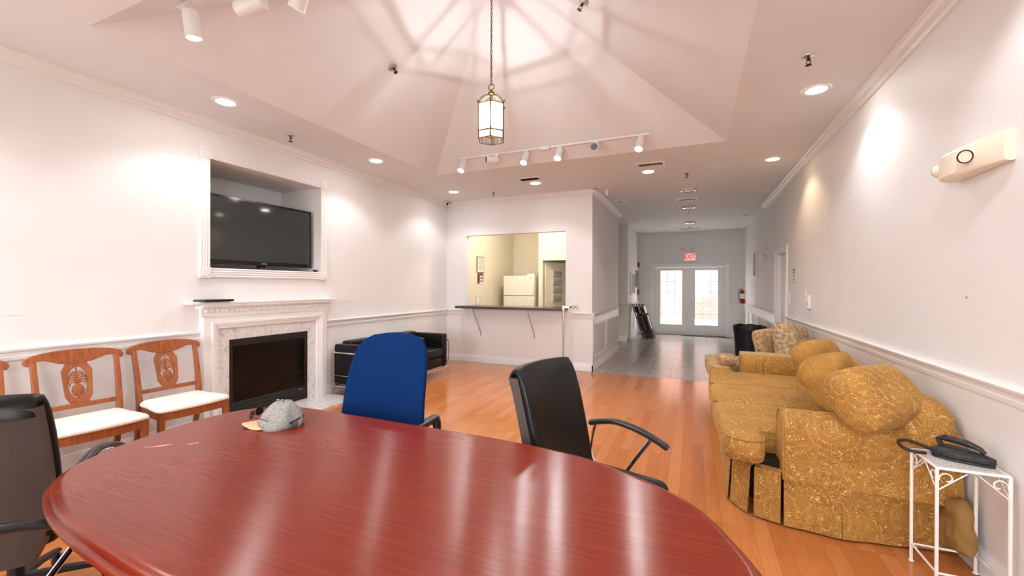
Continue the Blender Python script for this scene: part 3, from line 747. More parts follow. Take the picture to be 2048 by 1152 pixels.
bm = BM(); MX = -4.355; b_(bm, L, MX, 2.70, 2.822, 0, 1.0); b_(bm, L, MX, 3.775, 3.90, 0, 1.0); b_(bm, L, MX, 2.822, 3.775, .875, 1.0); t.part('marble_surround', bm, m_marble, world=True, smooth=False)
bm = BM(); FBX = -4.365
b_(bm, L, FBX + .012, 2.822, 2.86, .05, .875); b_(bm, L, FBX + .012, 3.74, 3.775, .05, .875); b_(bm, L, FBX + .02, 2.86, 3.74, .80, .875); b_(bm, L, FBX + .012, 2.86, 3.74, .05, .215)
fb = t.part('firebox_frame', bm, m_firebox, world=True, bevel=.004)
bm = BM(); b_(bm, L, FBX, 2.86, 3.74, .215, .80); t.part('glass_front', bm, m_fireglass, world=True, parent=fb)
bm = BM()
for k in range(3): b_(bm, FBX + .012, FBX + .02, 2.88, 3.72, .075 + k * .035, .095 + k * .035)
t.part('louver', bm, m_firebox, world=True, parent=fb, bevel=.003)
bm = BM(); b_(bm, FBX + .012, FBX + .014, 3.645, 3.70, .178, .186); t.part('maker_badge', bm, m_steel, world=True, parent=fb, label='small silver badge')
bm = BM(); b_(bm, L + .002, FBX - .003, 2.822, 3.775, .0, .05); b_(bm, L, -3.90, 2.48, 4.12, 0, .022)
t.part('hearth', bm, m_marble, world=True, bevel=.003)
solo('cable_box', (lambda bm: (rslab(bm, rrect(-.09, .09, -.145, .145, .02), 0, .022, .006), bm)[1])(BM()), m_gloss, 'flat black box lying at the left end of the mantel shelf', 'box', (-4.30, 2.64, 1.272))

t = Thing('television', 'large black flat screen television in the framed wall niche', 'television', (-4.52, 3.315, NZ0))
ty0, ty1, tz0, tz1 = 2.665, 3.955, 1.655, 2.372
bm = BM(); b_(bm, -4.56, -4.505, ty0, ty1, tz0, tz1); bz = t.part('housing', bm, m_gloss, world=True, bevel=.008)
bm = BM()
for q in ((ty0, ty1, tz0, tz0 + .045), (ty0, ty1, tz1 - .028, tz1), (ty0, ty0 + .03, tz0 + .045, tz1 - .028), (ty1 - .03, ty1, tz0 + .045, tz1 - .028)): b_(bm, -4.508, -4.498, *q)
t.part('bezel', bm, m_gloss, world=True, bevel=.002)
bm = BM(); b_(bm, -4.506, -4.5025, ty0 + .03, ty1 - .03, tz0 + .045, tz1 - .028); t.part('screen', bm, m_screen, world=True)
bm = BM(); b_(bm, -4.4985, -4.497, 3.28, 3.345, tz0 + .016, tz0 + .026); t.part('maker_badge', bm, m_steel, world=True, label='small silver badge')
bm = BM(); rslab(bm, [(y_[0] - 4.56, y_[1] + 3.31) for y_ in rrect(-.10, .10, -.25, .25, .03)], NZ0, NZ0 + .015, .005); b_(bm, -4.57, -4.53, 3.27, 3.35, NZ0 + .012, tz0 + .05); t.part('stand', bm, m_gloss, world=True)
solo('media_player', (lambda bm: (rslab(bm, rrect(-.1, .1, -.15, .15, .01), 0, .04, .005), bm)[1])(BM()), m_black, 'low black media player under the television left end', 'media player', (-4.60, 2.83, NZ0))
solo('remote_sensor', (lambda bm: (rslab(bm, rrect(-.02, .02, -.02, .02, .006), 0, .03, .005), bm)[1])(BM()), m_black, 'tiny black cube on the niche ledge right end', 'sensor', (-4.44, 3.965, NZ0))

def plate(p, face, lb, kind='outlet', w_=.07, h_=.115):
    nm = {'outlet': 'wall_outlet', 'switch': 'light_switch'}[kind]
    rz = {'+x': 0, '-x': pi, '-y': -pi / 2}[face]
    t = Thing(nm, lb, nm.replace('_', ' '), p, rz)
    bm = BM(); box(bm, 0, .006, -w_ / 2, w_ / 2, -h_ / 2, h_ / 2); t.part('cover_plate', bm, m_white, bevel=.002)
    bm = BM()
    if kind == 'outlet':
        for z in (-.024, .024): box(bm, .005, .0085, -.016, .016, z - .014, z + .014)
        t.part('socket', bm, m_plast, bevel=.002)
    else:
        box(bm, .005, .008, -.017, .017, -.033, .033); box(bm, .006, .014, -.008, .008, -.004, .02); t.part('toggle', bm, m_white, bevel=.002)
plate((L, 4.506, 1.274), '+x', 'white outlet plate on left wall right of the mantel')
plate((-4.135, K, .40), '-y', 'white outlet low on the wall under the counter')
plate((L, 8.974, 1.224), '+x', 'white outlet on the kitchen wall left of the refrigerator')
plate((R, 7.42, 1.25), '-x', 'double white switch beside the doorway casing', 'switch', .075, .19)
plate((R, 6.44, 1.325), '-x', 'slim white switch on right wall above the thermostat', 'switch', .05, .14)
t = Thing('thermostat', 'white thermostat box with grey display on the right wall', 'thermostat', (R, 6.25, 1.245), pi)
bm = BM(); box(bm, 0, .028, -.06, .06, -.08, .08); t.part('case', bm, m_white, bevel=.006)
bm = BM(); box(bm, .027, .029, -.035, .035, -.035, -.015); t.part('display', bm, m_grey)
t = Thing('flyer', 'white paper flyer taped on right wall by the doorway', 'paper', (R, 7.13, 1.59), pi)
bm = BM(); box(bm, 0, .002, -.15, .15, -.125, .125); t.part('sheet', bm, m_paper)
bm = BM(); random.seed(3)
for k in range(5):
    z = .09 - k * .045; w2 = random.uniform(.04, .1); box(bm, .002, .0026, -w2, w2 * random.uniform(.3, 1), z - .006, z + .006)
tube(bm, [(.0023, -.06, .1), (.0023, 0, .06), (.0023, .06, .1)], .004, 5); tube(bm, [(.0023, 0, .06), (.0023, 0, .02)], .004, 5)
t.part('printing', bm, m_ink)
t = Thing('wall_scuff', 'faint grey scuff on the left wall', 'scuff mark', (L + .0006, 1.345, 1.21))
bm = BM(); tube(bm, [(0, -.06, 0), (0, -.02, .003), (0, .05, .001), (0, .08, .004)], [.0006, .002, .002, .0006], 5, flat=1); t.part('smear', bm, mat('scuff', srgb(206, 198, 196), .7))
solo('wall_nail', (lambda bm: (lathe(bm, [(.002, .02), (.002, 0), (.007, -.001), (.007, -.004), (.001, -.005)], (0, 0, 0), 10, 'x'), bm)[1])(BM()), m_steel, 'tiny nail head in right wall below the emergency light', 'nail', (R - .004, 2.98, 1.375))

# emergency lights -----------------------------------------------------
def emergency(p, rz, lb, s=1.0, big=False):
    t = Thing('emergency_light', lb, 'emergency light', p, rz)
    # local: +x out of wall, y along wall
    bm = BM()
    prof_ = [(0, -.075), (.04, -.078), (.088, -.072), (.1, -.058), (.1, .05), (.086, .066), (0, .075)]
    n_ = 9; rs = []
    for i in range(n_ + 1):
        u = -1 + 2 * i / n_; k = (1 - .62 * ((u + 1) / 2) ** 2.4 - .12 * max(0, -u) ** 6) if big else (1 - .4 * u * u)
        rs.append([(x * k * s, u * .215 * s, z * (.92 + .08 * k) * s) for x, z in prof_])
    rings(bm, rs); t.part('case', bm, m_plast)
    hs = [(.045, (.60, .45, -.15), .082), (-.238, (.25, -1, -.12), .066)] if big else [(-.22, (.8, -.4, -.4), .04), (.22, (.8, .4, -.4), .04)]
    for y_, d_, ox in hs:
        a = Vector(d_).normalized(); q = T(ox * s, y_ * s, 0) @ Vector((0, 0, 1)).rotation_difference(a).to_matrix().to_4x4()
        q = q @ Matrix.Scale(.78, 4) if big else q
        bm = BM(); lathe(bm, [(.02 * s, -.045 * s), (.036 * s, -.03 * s), (.046 * s, .02 * s), (.043 * s, .03 * s)], seg=20); hd = t.part('lamp_head', xf(bm, q), m_plast if big else m_white)
        bm = BM(); lathe(bm, [(.0425 * s, .0295 * s), (.042 * s, .034 * s), (.036 * s, .034 * s), (.035 * s, .0295 * s)], seg=20); t.part('lens_ring', xf(bm, q), m_lens, parent=hd)
        bm = BM(); lathe(bm, [(.036 * s, .029 * s), (.02 * s, .026 * s), (.002, .024 * s)], seg=18); t.part('lens', xf(bm, q), mat('clear_lens', (.75, .82, .86, 1), .08), parent=hd)
    if big:
        bm = BM()
        for k in range(2): box(bm, .0705, .073, -.165 + k * .016, -.158 + k * .016, .025, .055)
        ellip(bm, (.071, -.165, -.03), (.004, .004, .004), 8, 6); t.part('indicator', bm, mat('indicator_grey', srgb(170, 150, 120), .5))
emergency((R, 2.845, 2.075), pi, 'ivory emergency light with round lamp high on near right wall', 1.0, True)
emergency((R, 9.6, 2.06), pi, 'white twin-lamp emergency light on right wall beyond the doorway', .75)
emergency((-.17, B, 2.56), -pi / 2, 'white twin-lamp emergency light above the exit sign', .6)
t = Thing('exit_sign', 'lit red EXIT sign above the french doors', 'sign', (-.085, B, 2.31))
bm = BM(); box(bm, -.165, .165, -.045, 0, -.115, .115); t.part('case', bm, m_plast, bevel=.005)
bm = BM(); box(bm, -.145, .145, -.0465, -.044, -.095, .095); t.part('face', bm, mat('exit_face', (.9, .5, .5, 1), .4, Emission_Color=(1, .45, .42, 1), Emission_Strength=.75))
fc = bpy.data.curves.new('lettering', 'FONT'); fc.body = 'EXIT'; fc.size = .19; fc.extrude = .002; fc.align_x = 'CENTER'; fc.align_y = 'CENTER'; fc.offset = .006
tmp = bpy.data.objects.new('lettering_curve', fc); COL.objects.link(tmp)
lme = bpy.data.meshes.new_from_object(tmp.evaluated_get(bpy.context.evaluated_depsgraph_get())); bpy.data.objects.remove(tmp)
lme.transform(Matrix.Rotation(pi / 2, 4, 'X') @ Matrix.Diagonal((.78, 1, 1, 1))); lme.materials.clear(); lme.materials.append(m_redlit)
fo = bpy.data.objects.new('lettering', lme); COL.objects.link(fo); fo.parent = t.o; fo.location = (0, -.049, 0)

# lobby bits -----------------------------------------------------------
def frame_pic(p, w_, h_, lb, nm='picture_frame', cat='picture', face=1, mf=None):
    t = Thing(nm, lb, cat, p, 0 if face > 0 else pi)
    bm = BM()
    for q in ((-w_ / 2, w_ / 2, -h_ / 2, -h_ / 2 + .05), (-w_ / 2, w_ / 2, h_ / 2 - .05, h_ / 2), (-w_ / 2, -w_ / 2 + .05, -h_ / 2 + .05, h_ / 2 - .05), (w_ / 2 - .05, w_ / 2, -h_ / 2 + .05, h_ / 2 - .05)): box(bm, 0, .04, *q)
    t.part('frame', bm, mf or m_white, bevel=.004)
    bm = BM(); box(bm, 0, .02, -w_ / 2 + .05, w_ / 2 - .05, -h_ / 2 + .05, h_ / 2 - .05); t.part('sheet', bm, m_grey)
frame_pic((KX, 12.1, 1.52), .8, .62, 'white framed notice on lobby left wall above the folding chairs')
frame_pic((KX, 13.05, 1.66), .42, .5, 'grey framed notice on lobby left wall nearest the doors', mf=m_grey)
frame_pic((R, 11.1, 1.95), .5, .62, 'tall grey panel high on right wall of the hall', 'wall_panel', 'panel', -1)
for z, nm, lb in ((2.1, 'fire_alarm', 'red fire alarm horn high on lobby left wall'), (1.27, 'alarm_pull_station', 'red alarm pull station low on lobby left wall')):
    t = Thing(nm, lb, 'fire alarm', (KX, 13.38, z))
    bm = BM(); box(bm, 0, .05, -.06, .06, -.075, .075); t.part('case', bm, m_redd, bevel=.008)
    bm = BM(); box(bm, .05, .06, -.035, .035, -.02, .03); t.part('front', bm, m_white if z < 2 else m_brown, bevel=.003)
t = Thing('fire_extinguisher', 'red fire extinguisher hung at the far right lobby corner', 'fire extinguisher', (R - .09, 13.1, .98))
bm = BM(); lathe(bm, [(.0, 0), (.055, .0), (.065, .015), (.065, .29), (.05, .34), (.022, .365), (.02, .38)], seg=20); t.part('cylinder', bm, m_red)
bm = BM(); lathe(bm, [(.066, .13), (.066, .27)], seg=20, caps=False); t.part('label_band', bm, m_paper)
bm = BM(); lathe(bm, [(.02, .375), (.024, .385), (.024, .41), (.012, .42)], seg=12); box(bm, -.09, .03, -.012, .012, .41, .425); box(bm, -.1, .0, -.01, .01, .44, .452); t.part('valve', bm, m_brass)
bm = BM(); tube(bm, [(-.02, 0, .40), (-.08, -.01, .38), (-.085, -.01, .25), (-.075, -.005, .08)], .011, 8); t.part('hose', bm, m_black)
bm = BM(); box(bm, .06, .09, -.03, .03, .1, .3); t.part('bracket', bm, m_steel)
t = Thing('trash_can', 'large round grey bin lined with black bag in the hall', 'trash can', (1.0, 9.3, 0))
bm = BM(); lathe(bm, [(.0, 0), (.205, 0), (.225, .04), (.255, .64), (.242, .64), (.215, .06), (0, .05)], seg=28); t.part('bin', bm, m_grey)
bm = BM(); rs = []
for r, z in [(.235, .03), (.247, .28), (.26, .51), (.28, .60), (.29, .665), (.276, .69), (.243, .665), (.215, .5), (.09, .22), (.01, .2)]:
    rs.append([((r + .010 * noise.noise(Vector((cos(2 * pi * k / 40) * 4, sin(2 * pi * k / 40) * 4, z * 5)))) * cos(2 * pi * k / 40), (r + .01 * noise.noise(Vector((cos(2 * pi * k / 40) * 4, 7 + sin(2 * pi * k / 40) * 4, z * 5)))) * sin(2 * pi * k / 40), z + (.014 * noise.noise(Vector((cos(2 * pi * k / 40) * 3, sin(2 * pi * k / 40) * 3, 9))) if z > .55 else 0)) for k in range(40)])
rings(bm, rs); t.part('bag', bm, m_bag)
t = Thing('waste_bin', 'grey bin half hidden behind the black lined trash can', 'trash can', (1.14, 10.0, 0))
bm = BM(); stack(bm, rrect(-.15, .15, -.2, .2, .04), [(.03, 0), (0, .55), (0, .58)]); t.part('bin', bm, m_grey)
bm = BM(); stack(bm, rrect(-.155, .155, -.205, .205, .04), [(0, .58), (0, .60), (.03, .62)]); t.part('lid', bm, m_grey)
solo('door_mat', (lambda bm: (rslab(bm, rrect(-.62, .62, -.09, .09, .03), 0, .012, .004), bm)[1])(BM()), m_brown, 'thin brown mat on the tile before the french doors', 'mat', (.35, 13.27, 0), radians(-3))
# folding chairs leaning on the lobby wall
def folding(loc, rz, lb, ml):
    t = Thing('folding_chair', lb, 'folding chair', loc, rz, 'folding chairs leaning on the lobby wall')
    # local: leans toward -x (wall); width along y
    lean = .19
    P = lambda h_, o, y_: (-.30 * (h_ / .95) + o, y_, h_)
    bm = BM()
    for s in (-1, 1): tube(bm, [P(.0, .0, s * .2), P(.5, 0, s * .2), P(.93, 0, s * .2)], .012, 8)
    tube(bm, [P(.93, 0, -.2), P(.95, 0, -.17), P(.95, 0, .17), P(.93, 0, .2)], .012, 8); tube(bm, [P(.12, 0, -.2), P(.12, 0, .2)], .01, 8)
    t.part('front_frame', bm, m_brown)
    bm = BM()
    for s in (-1, 1): tube(bm, [P(.03, .035, s * .175), P(.7, .03, s * .175)], .011, 8)
    tube(bm, [P(.16, .035, -.175), P(.16, .035, .175)], .009, 8); t.part('rear_frame', bm, m_brown)
    def pad(z0, z1, th):
        bm = BM(); rs = []
        for z in (z0, z0 + .02, (z0 + z1) / 2, z1 - .02, z1):
            k = .8 if z in (z0, z1) else 1
            rs.append([P(z, .018 + th * cos(a_) * k * .6, .185 * (1 if abs(sin(a_)) > .3 else .95) * sin(a_) ** 1 * k) for a_ in [2 * pi * i / 14 for i in range(14)]])
        rings(bm, rs); return bm
    th_ = .036 if ml is m_white else .024
    t.part('seat', pad(.26, .64, th_), ml); t.part('backrest', pad(.72, .90, th_), ml)
    bm = BM()
    for s in (-1, 1): lathe(bm, [(.0, 0), (.015, 0), (.014, .03)], (0, s * .2, -.002), 8)
    t.part('foot_cap', bm, m_white)
    return t
fx = [(-1.21, 0, m_brown, 'brown folding chair innermost against the lobby wall'), (-1.165, .0, m_brown, 'brown folding chair second from the lobby wall'), (-1.11, .0, m_white, 'white-seated folding chair third from the lobby wall'),
      (-1.05, 0, m_brown, 'brown folding chair second from the outside of the row'), (-.985, 0, m_white, 'white-seated folding chair outermost of the leaning row')]
for i, (x, a_, mm, lb) in enumerate(fx): folding((x + .02, 11.83 + i * .05, .002), a_, lb, mm)

# kitchen ---------------------------------------------------------------
t = Thing('bar_counter', 'dark grey laminate serving counter in the kitchen pass-through', 'counter', (-3.0, K, 0))
bm = BM(); poly = [(-4.04, 6.745), (-1.975, 6.745), (-1.975, K - .004), (-2.03, K - .004), (-2.03, 7.33), (-3.955, 7.33), (-3.955, K - .004), (-4.04, K - .004)]
rslab(bm, poly, 1.022, 1.066, .004); t.part('countertop', bm, m_counter, world=True)
for x_ in (-3.70, -2.63):
    bm = BM(); tube(bm, [(x_, 6.80, 1.018), (x_ + .04, K - .02, .58), (x_ + .04, K - .008, .50)], .009, 8); box(bm, x_ - .012, x_ + .012, 6.77, K - .002, 1.012, 1.021); t.part('bracket', bm, m_steel, world=True)
t = Thing('gate_post', 'slim white pole with wall arm at the counter right end', 'post', (-1.955, 6.7, 0))
bm = BM(); tube(bm, [(0, 0, 0), (0, 0, 1.09)], .016, 12); lathe(bm, [(.03, 0), (.03, .012), (.017, .02)], seg=14); t.part('pole', bm, m_steel)
bm = BM(); lathe(bm, [(.021, 1.04), (.023, 1.05), (.023, 1.10), (.015, 1.115)], seg=14); t.part('cap', bm, m_white)
bm = BM(); box(bm, .015, .13, -.012, .012, 1.075, 1.105); box(bm, .105, .13, -.012, K - 6.7 - .003, 1.07, 1.11); t.part('wall_arm', bm, m_steel)
t = Thing('refrigerator', 'white top-freezer refrigerator in the kitchen alcove', 'refrigerator', (-3.72, 9.2, 0))
RX0, RX1, RZ1, RY = -4.17, -3.385, 1.68, 9.20
bm = BM(); box(bm, RX0, RX1, RY + .06, RY + .72, .02, RZ1); t.part('cabinet', bm, m_fridge, world=True, bevel=.008)
for nm, za, zb in (('freezer_door', 1.215, RZ1), ('fridge_door', .08, 1.20)):
    bm = BM(); box(bm, RX0, RX1, RY, RY + .055, za, zb); d_ = t.part(nm, bm, m_fridge, world=True, bevel=.01)
    bm = BM(); zc_ = (1.25, 1.5) if nm[1] == 'r' and za > 1 else (.75, 1.15); box(bm, RX1 - .045, RX1 - .02, RY - .03, RY, *zc_); t.part('handle', bm, m_fridge, world=True, parent=d_, bevel=.005)
    if za > 1:
        bm = BM(); box(bm, RX1 - .12, RX1 - .06, RY - .003, RY, RZ1 - .06, RZ1 - .045); t.part('badge', bm, m_grey, world=True, parent=d_)
solo('white_box', (lambda bm: (box(bm, -.09, .09, -.12, .12, 0, .05), bm)[1])(BM()), m_paper, 'white box lying on the refrigerator top', 'box', (-3.50, 9.40, RZ1), bevel=.004)
t = Thing('wall_poster', 'framed text poster on the kitchen left wall', 'poster', (L, 8.44, 1.91))
bm = BM(); box(bm, 0, .015, -.17, .17, -.18, .18); t.part('frame', bm, mat('poster_frame', srgb(70, 55, 40), .5))
bm = BM(); box(bm, .014, .017, -.15, .15, -.165, .165); t.part('sheet', bm, m_paper)
bm = BM(); random.seed(5)
for k in range(13):
    z = .135 - k * .0215; a_ = random.uniform(.07, .125); box(bm, .017, .0175, -a_, a_, z - .004, z + .004)
t.part('text_lines', bm, mat('text_grey', srgb(120, 110, 95), .7))
t = Thing('checker_sign', 'small dark red sign with white squares under the kitchen poster', 'sign', (L, 8.45, 1.615))
bm = BM(); box(bm, 0, .012, -.13, .13, -.075, .095); box(bm, 0, .012, -.13, -.06, -.13, -.075); t.part('board', bm, mat('sign_maroon', srgb(90, 32, 30), .5))
bm = BM()
for a_ in (-.02, .065):
    for z in (-.035, .035): box(bm, .012, .0135, a_ - .03, a_ + .03, z - .025, z + .025)
t.part('white_square', bm, m_paper)
t = Thing('plastic_jug', 'clear plastic jug standing at the counter left end', 'jug', (-3.79, 7.17, 1.066))
bm = BM(); lathe(bm, [(.001, .002), (.05, .002), (.055, .02), (.05, .07), (.056, .11), (.05, .16), (.03, .19), (.018, .205), (.018, .225)], seg=18, caps=False); t.part('body', bm, m_bottle)
bm = BM(); lathe(bm, [(.02, .22), (.02, .238), (.001, .24)], seg=14); t.part('cap', bm, m_white)
t = Thing('pantry_door', 'half open beige door in the kitchen inner doorway', 'door', (-3.16, 9.36, 0), radians(64))
bm = BM(); box(bm, 0, .78, 0, .035, .01, 2.0); dl = t.part('door_leaf', bm, m_kwall, bevel=.003)
bm = BM(); lathe(bm, [(.025, 0), (.01, -.02), (.026, -.04), (.02, -.06), (.002, -.062)], (.72, 0, .98), 14, 'y'); t.part('knob', bm, m_brass)
t = Thing('door_organizer', 'beige hanging pocket organizer on the inner kitchen door', 'organizer', (-3.16, 9.36, 0), radians(64))
bm = BM(); box(bm, .2, .5, -.02, -.006, 1.05, 1.85); t.part('backing', bm, m_kwall)
bm = BM()
for k in range(4): rslab(bm, [(x, y) for x, y in ((.22, -.06), (.48, -.06), (.48, -.02), (.22, -.02))], 1.08 + k * .19, 1.22 + k * .19, .012)
t.part('pocket', bm, m_grey)
kl = Thing('kitchen_ceiling_light', 'warm flush ceiling light inside the kitchen', 'ceiling light', (-3.1, 8.1, H))
bm = BM(); lathe(bm, [(.15, 0), (.16, -.02), (.13, -.06), (.002, -.08)], seg=24); kl.part('shade', bm, m_lampw)
lamp('POINT', 'kitchen_bulb', (0, 0, -.16), KITCHEN_W, kl.o, (1, .89, .70), .1)


# ================================================================== TABLE
TZ = .75
pts = [(-1.16, .555), (-1.45, .570), (-1.76, .61), (-1.975, .668), (-2.09, .725), (-2.185, .825), (-2.27, 1.02), (-2.325, 1.36), (-2.265, 1.59), (-2.06, 1.725), (-1.70, 1.742), (-1.18, 1.738), (-.80, 1.732),
       (-.42, 1.69), (-.138, 1.568), (.023, 1.447), (.119, 1.288), (.175, 1.12), (.13, .93), (-.03, .75), (-.3, .64), (-.7, .585)]
outl = [(p.x, p.y) for p in catmull([(x, y, 0) for x, y in pts], 6)]
TC = (-1.08, 1.16)
t = Thing('conference_table', 'glossy red mahogany oval conference table in the foreground', 'table', (*TC, 0))
ol = [(x - TC[0], y - TC[1]) for x, y in outl]
bm = BM()
stack(bm, ol, [(.05, .700), (.012, .700), (.004, .703), (0, .709), (0, .715), (.004, .721), (.010, .724), (.017, .7255), (.018, .728), (.016, .732), (.018, .738), (.024, .744), (.033, .748), (.042, .75), (.050, .75), (.075, .75)])
t.part('tabletop', bm, m_table, ang=30)
bm = BM(); stack(bm, ol, [(.09, .62), (.085, .63), (.085, .70)]); t.part('apron', bm, m_table)
for sx in (-1, 1):
    bm = BM(); lathe(bm, [(.13, .10), (.15, .13), (.09, .2), (.07, .3), (.10, .42), (.085, .5), (.12, .56), (.16, .62)], (sx * .62, 0, 0), 24); pd = t.part('pedestal', bm, m_table)
    for k in range(4):
        a_ = radians(45 + 90 * k); bm = BM()
        tube(bm, [(sx * .62 + r * cos(a_), r * sin(a_), z) for r, z in ((.05, .2), (.16, .16), (.27, .07), (.33, .035))], [.05, .045, .04, .035], 10); t.part('claw_foot', bm, m_table, parent=pd)

# scratches near the left end
t = Thing('table_scratch', 'pale scratches on the table top near its left end', 'scratch mark', (-2.0, 1.05, TZ))
bm = BM()
for a_, b_2 in (((-.105, -.04), (-.04, .012)), ((-.075, -.01), (-.04, .03)), ((.02, .06), (.05, .085)), ((.03, .055), (.04, .09))):
    tube(bm, [(a_[0], a_[1], .0004), ((a_[0] + b_2[0]) / 2 + .004, (a_[1] + b_2[1]) / 2, .0006), (b_2[0], b_2[1], .0004)], [.0004, .0012, .0004], 5)
t.part('mark', bm, mat('scratch_pale', srgb(226, 186, 178), .6))

# ------------------------------------------------------------------ cap and sunglasses
CAPL = (-1.835, 1.435, TZ); va = radians(207)   # visor direction
t = Thing('baseball_cap', 'grey baseball cap with tan visor lying on the conference table', 'cap', CAPL, va)
bm = BM(); rs = []; nS = 40; zs = [0, .018, .04, .062, .082, .098, .110, .117, .121]
for i, z in enumerate(zs):
    q = z / .122; r0 = sqrt(max(0, 1 - q ** 2.3)) if i < len(zs) - 1 else .06
    ring = []
    for k in range(nS):
        a_ = 2 * pi * k / nS; rx, ry = .098, .086
        d = 1 + .17 * noise.noise(Vector((cos(a_) * 1.7, sin(a_) * 1.7, z * 16))) * (1 if i < 8 else .2)
        for a0, dp in ((1.3, .10), (2.55, .13), (4.4, .1)): d -= dp * math.exp(-((a_ - a0) / .22) ** 2) * sin(pi * min(1, q * 1.15))
        ring.append((rx * r0 * cos(a_) * d - .016 * q, ry * r0 * sin(a_) * d, z + (0.012 * noise.noise(Vector((cos(a_) * 2, sin(a_) * 2, 4))) if i > 5 else 0)))
    rs.append(ring)
rings(bm, rs, caps=False)
bm.faces.new([v for v in bm.verts[-nS:]]) if False else None
t.part('crown', bm, m_capg)
cr_ = t.o.children[0]; md = cr_.modifiers.new('thickness', 'SOLIDIFY'); md.thickness = .002; md.offset = -1
bm = BM(); ellip(bm, (.012, 0, .124), (.008, .008, .004), 10, 6); t.part('button', bm, m_capg)
bm = BM(); rs = []
for i in range(9):
    u = i / 8; rr = .092 + .085 * u
    ring_t = []
    for j in range(13):
        v_ = -1 + 2 * j / 12; a_ = v_ * radians(62 - 14 * u)
        x_ = rr * cos(a_ * (1 - .25 * u)) - (.02 * u * v_ * v_); y_ = .088 * sin(a_) * (1.0 + .12 * u) * (1 - .42 * u ** 4)
        ring_t.append((x_, y_, .008 + .018 * (1 - v_ * v_) * (1 - .2 * u) - .008 * u))
    rs.append(ring_t)
rings(bm, rs, caps=False, closed=False); vz = t.part('visor', bm, m_capt); md = vz.modifiers.new('thickness', 'SOLIDIFY'); md.thickness = .004
bm = BM(); rs = []
for i in range(13):
    a_ = pi + radians(-46 + 92 * i / 12); rs.append([(1.03 * .098 * cos(a_), 1.03 * .086 * sin(a_), z) for z in (.003, .026)])
rings(bm, rs, caps=False, closed=False); sv = t.part('strap', bm, m_capd); md = sv.modifiers.new('thickness', 'SOLIDIFY'); md.thickness = .003
bm = BM(); pts_ = [(1.035 * .098 * cos(pi + radians(a_)), 1.035 * .086 * sin(pi + radians(a_)), .03 + .012 * cos(radians(a_ * 90 / 46))) for a_ in range(-46, 47, 8)]
tube(bm, pts_, .004, 6, flat=1.0); t.part('back_opening_shade', bm, m_dark)  # dark bead painted as the shade of the rear opening
# sunglasses resting on the cap front
t = Thing('sunglasses', 'dark sunglasses perched on the front of the grey cap', 'sunglasses', (CAPL[0] + .098 * cos(va), CAPL[1] + .098 * sin(va), TZ + .05), va)
for s in (-1, 1):
    bm = BM(); pts_ = [(.022 - .35 * (s * .033 + .026 * cos(a_)) ** 2 / .06 * .5, s * .033 + .026 * cos(a_), .012 + .020 * sin(a_)) for a_ in [2 * pi * k / 16 for k in range(16)]]
    f_ = bm.faces.new([bm.verts.new(p) for p in pts_]); ret = bmesh.ops.extrude_face_region(bm, geom=[f_]); bmesh.ops.translate(bm, verts=[e for e in ret['geom'] if isinstance(e, bmesh.types.BMVert)], vec=(.003, 0, 0))
    t.part('lens', bm, m_lens)
    bm = BM(); tube(bm, pts_, .0018, 6, loop=True)
    tube(bm, [(.012, s * .058, .02), (-.03, s * .082, .012), (-.09, s * .099, .0)], .0018, 6); t.part('temple', bm, m_black)
bm = BM(); tube(bm, [(.023, -.008, .018), (.026, 0, .022), (.023, .008, .018)], .002, 6); t.part('bridge', bm, m_black)

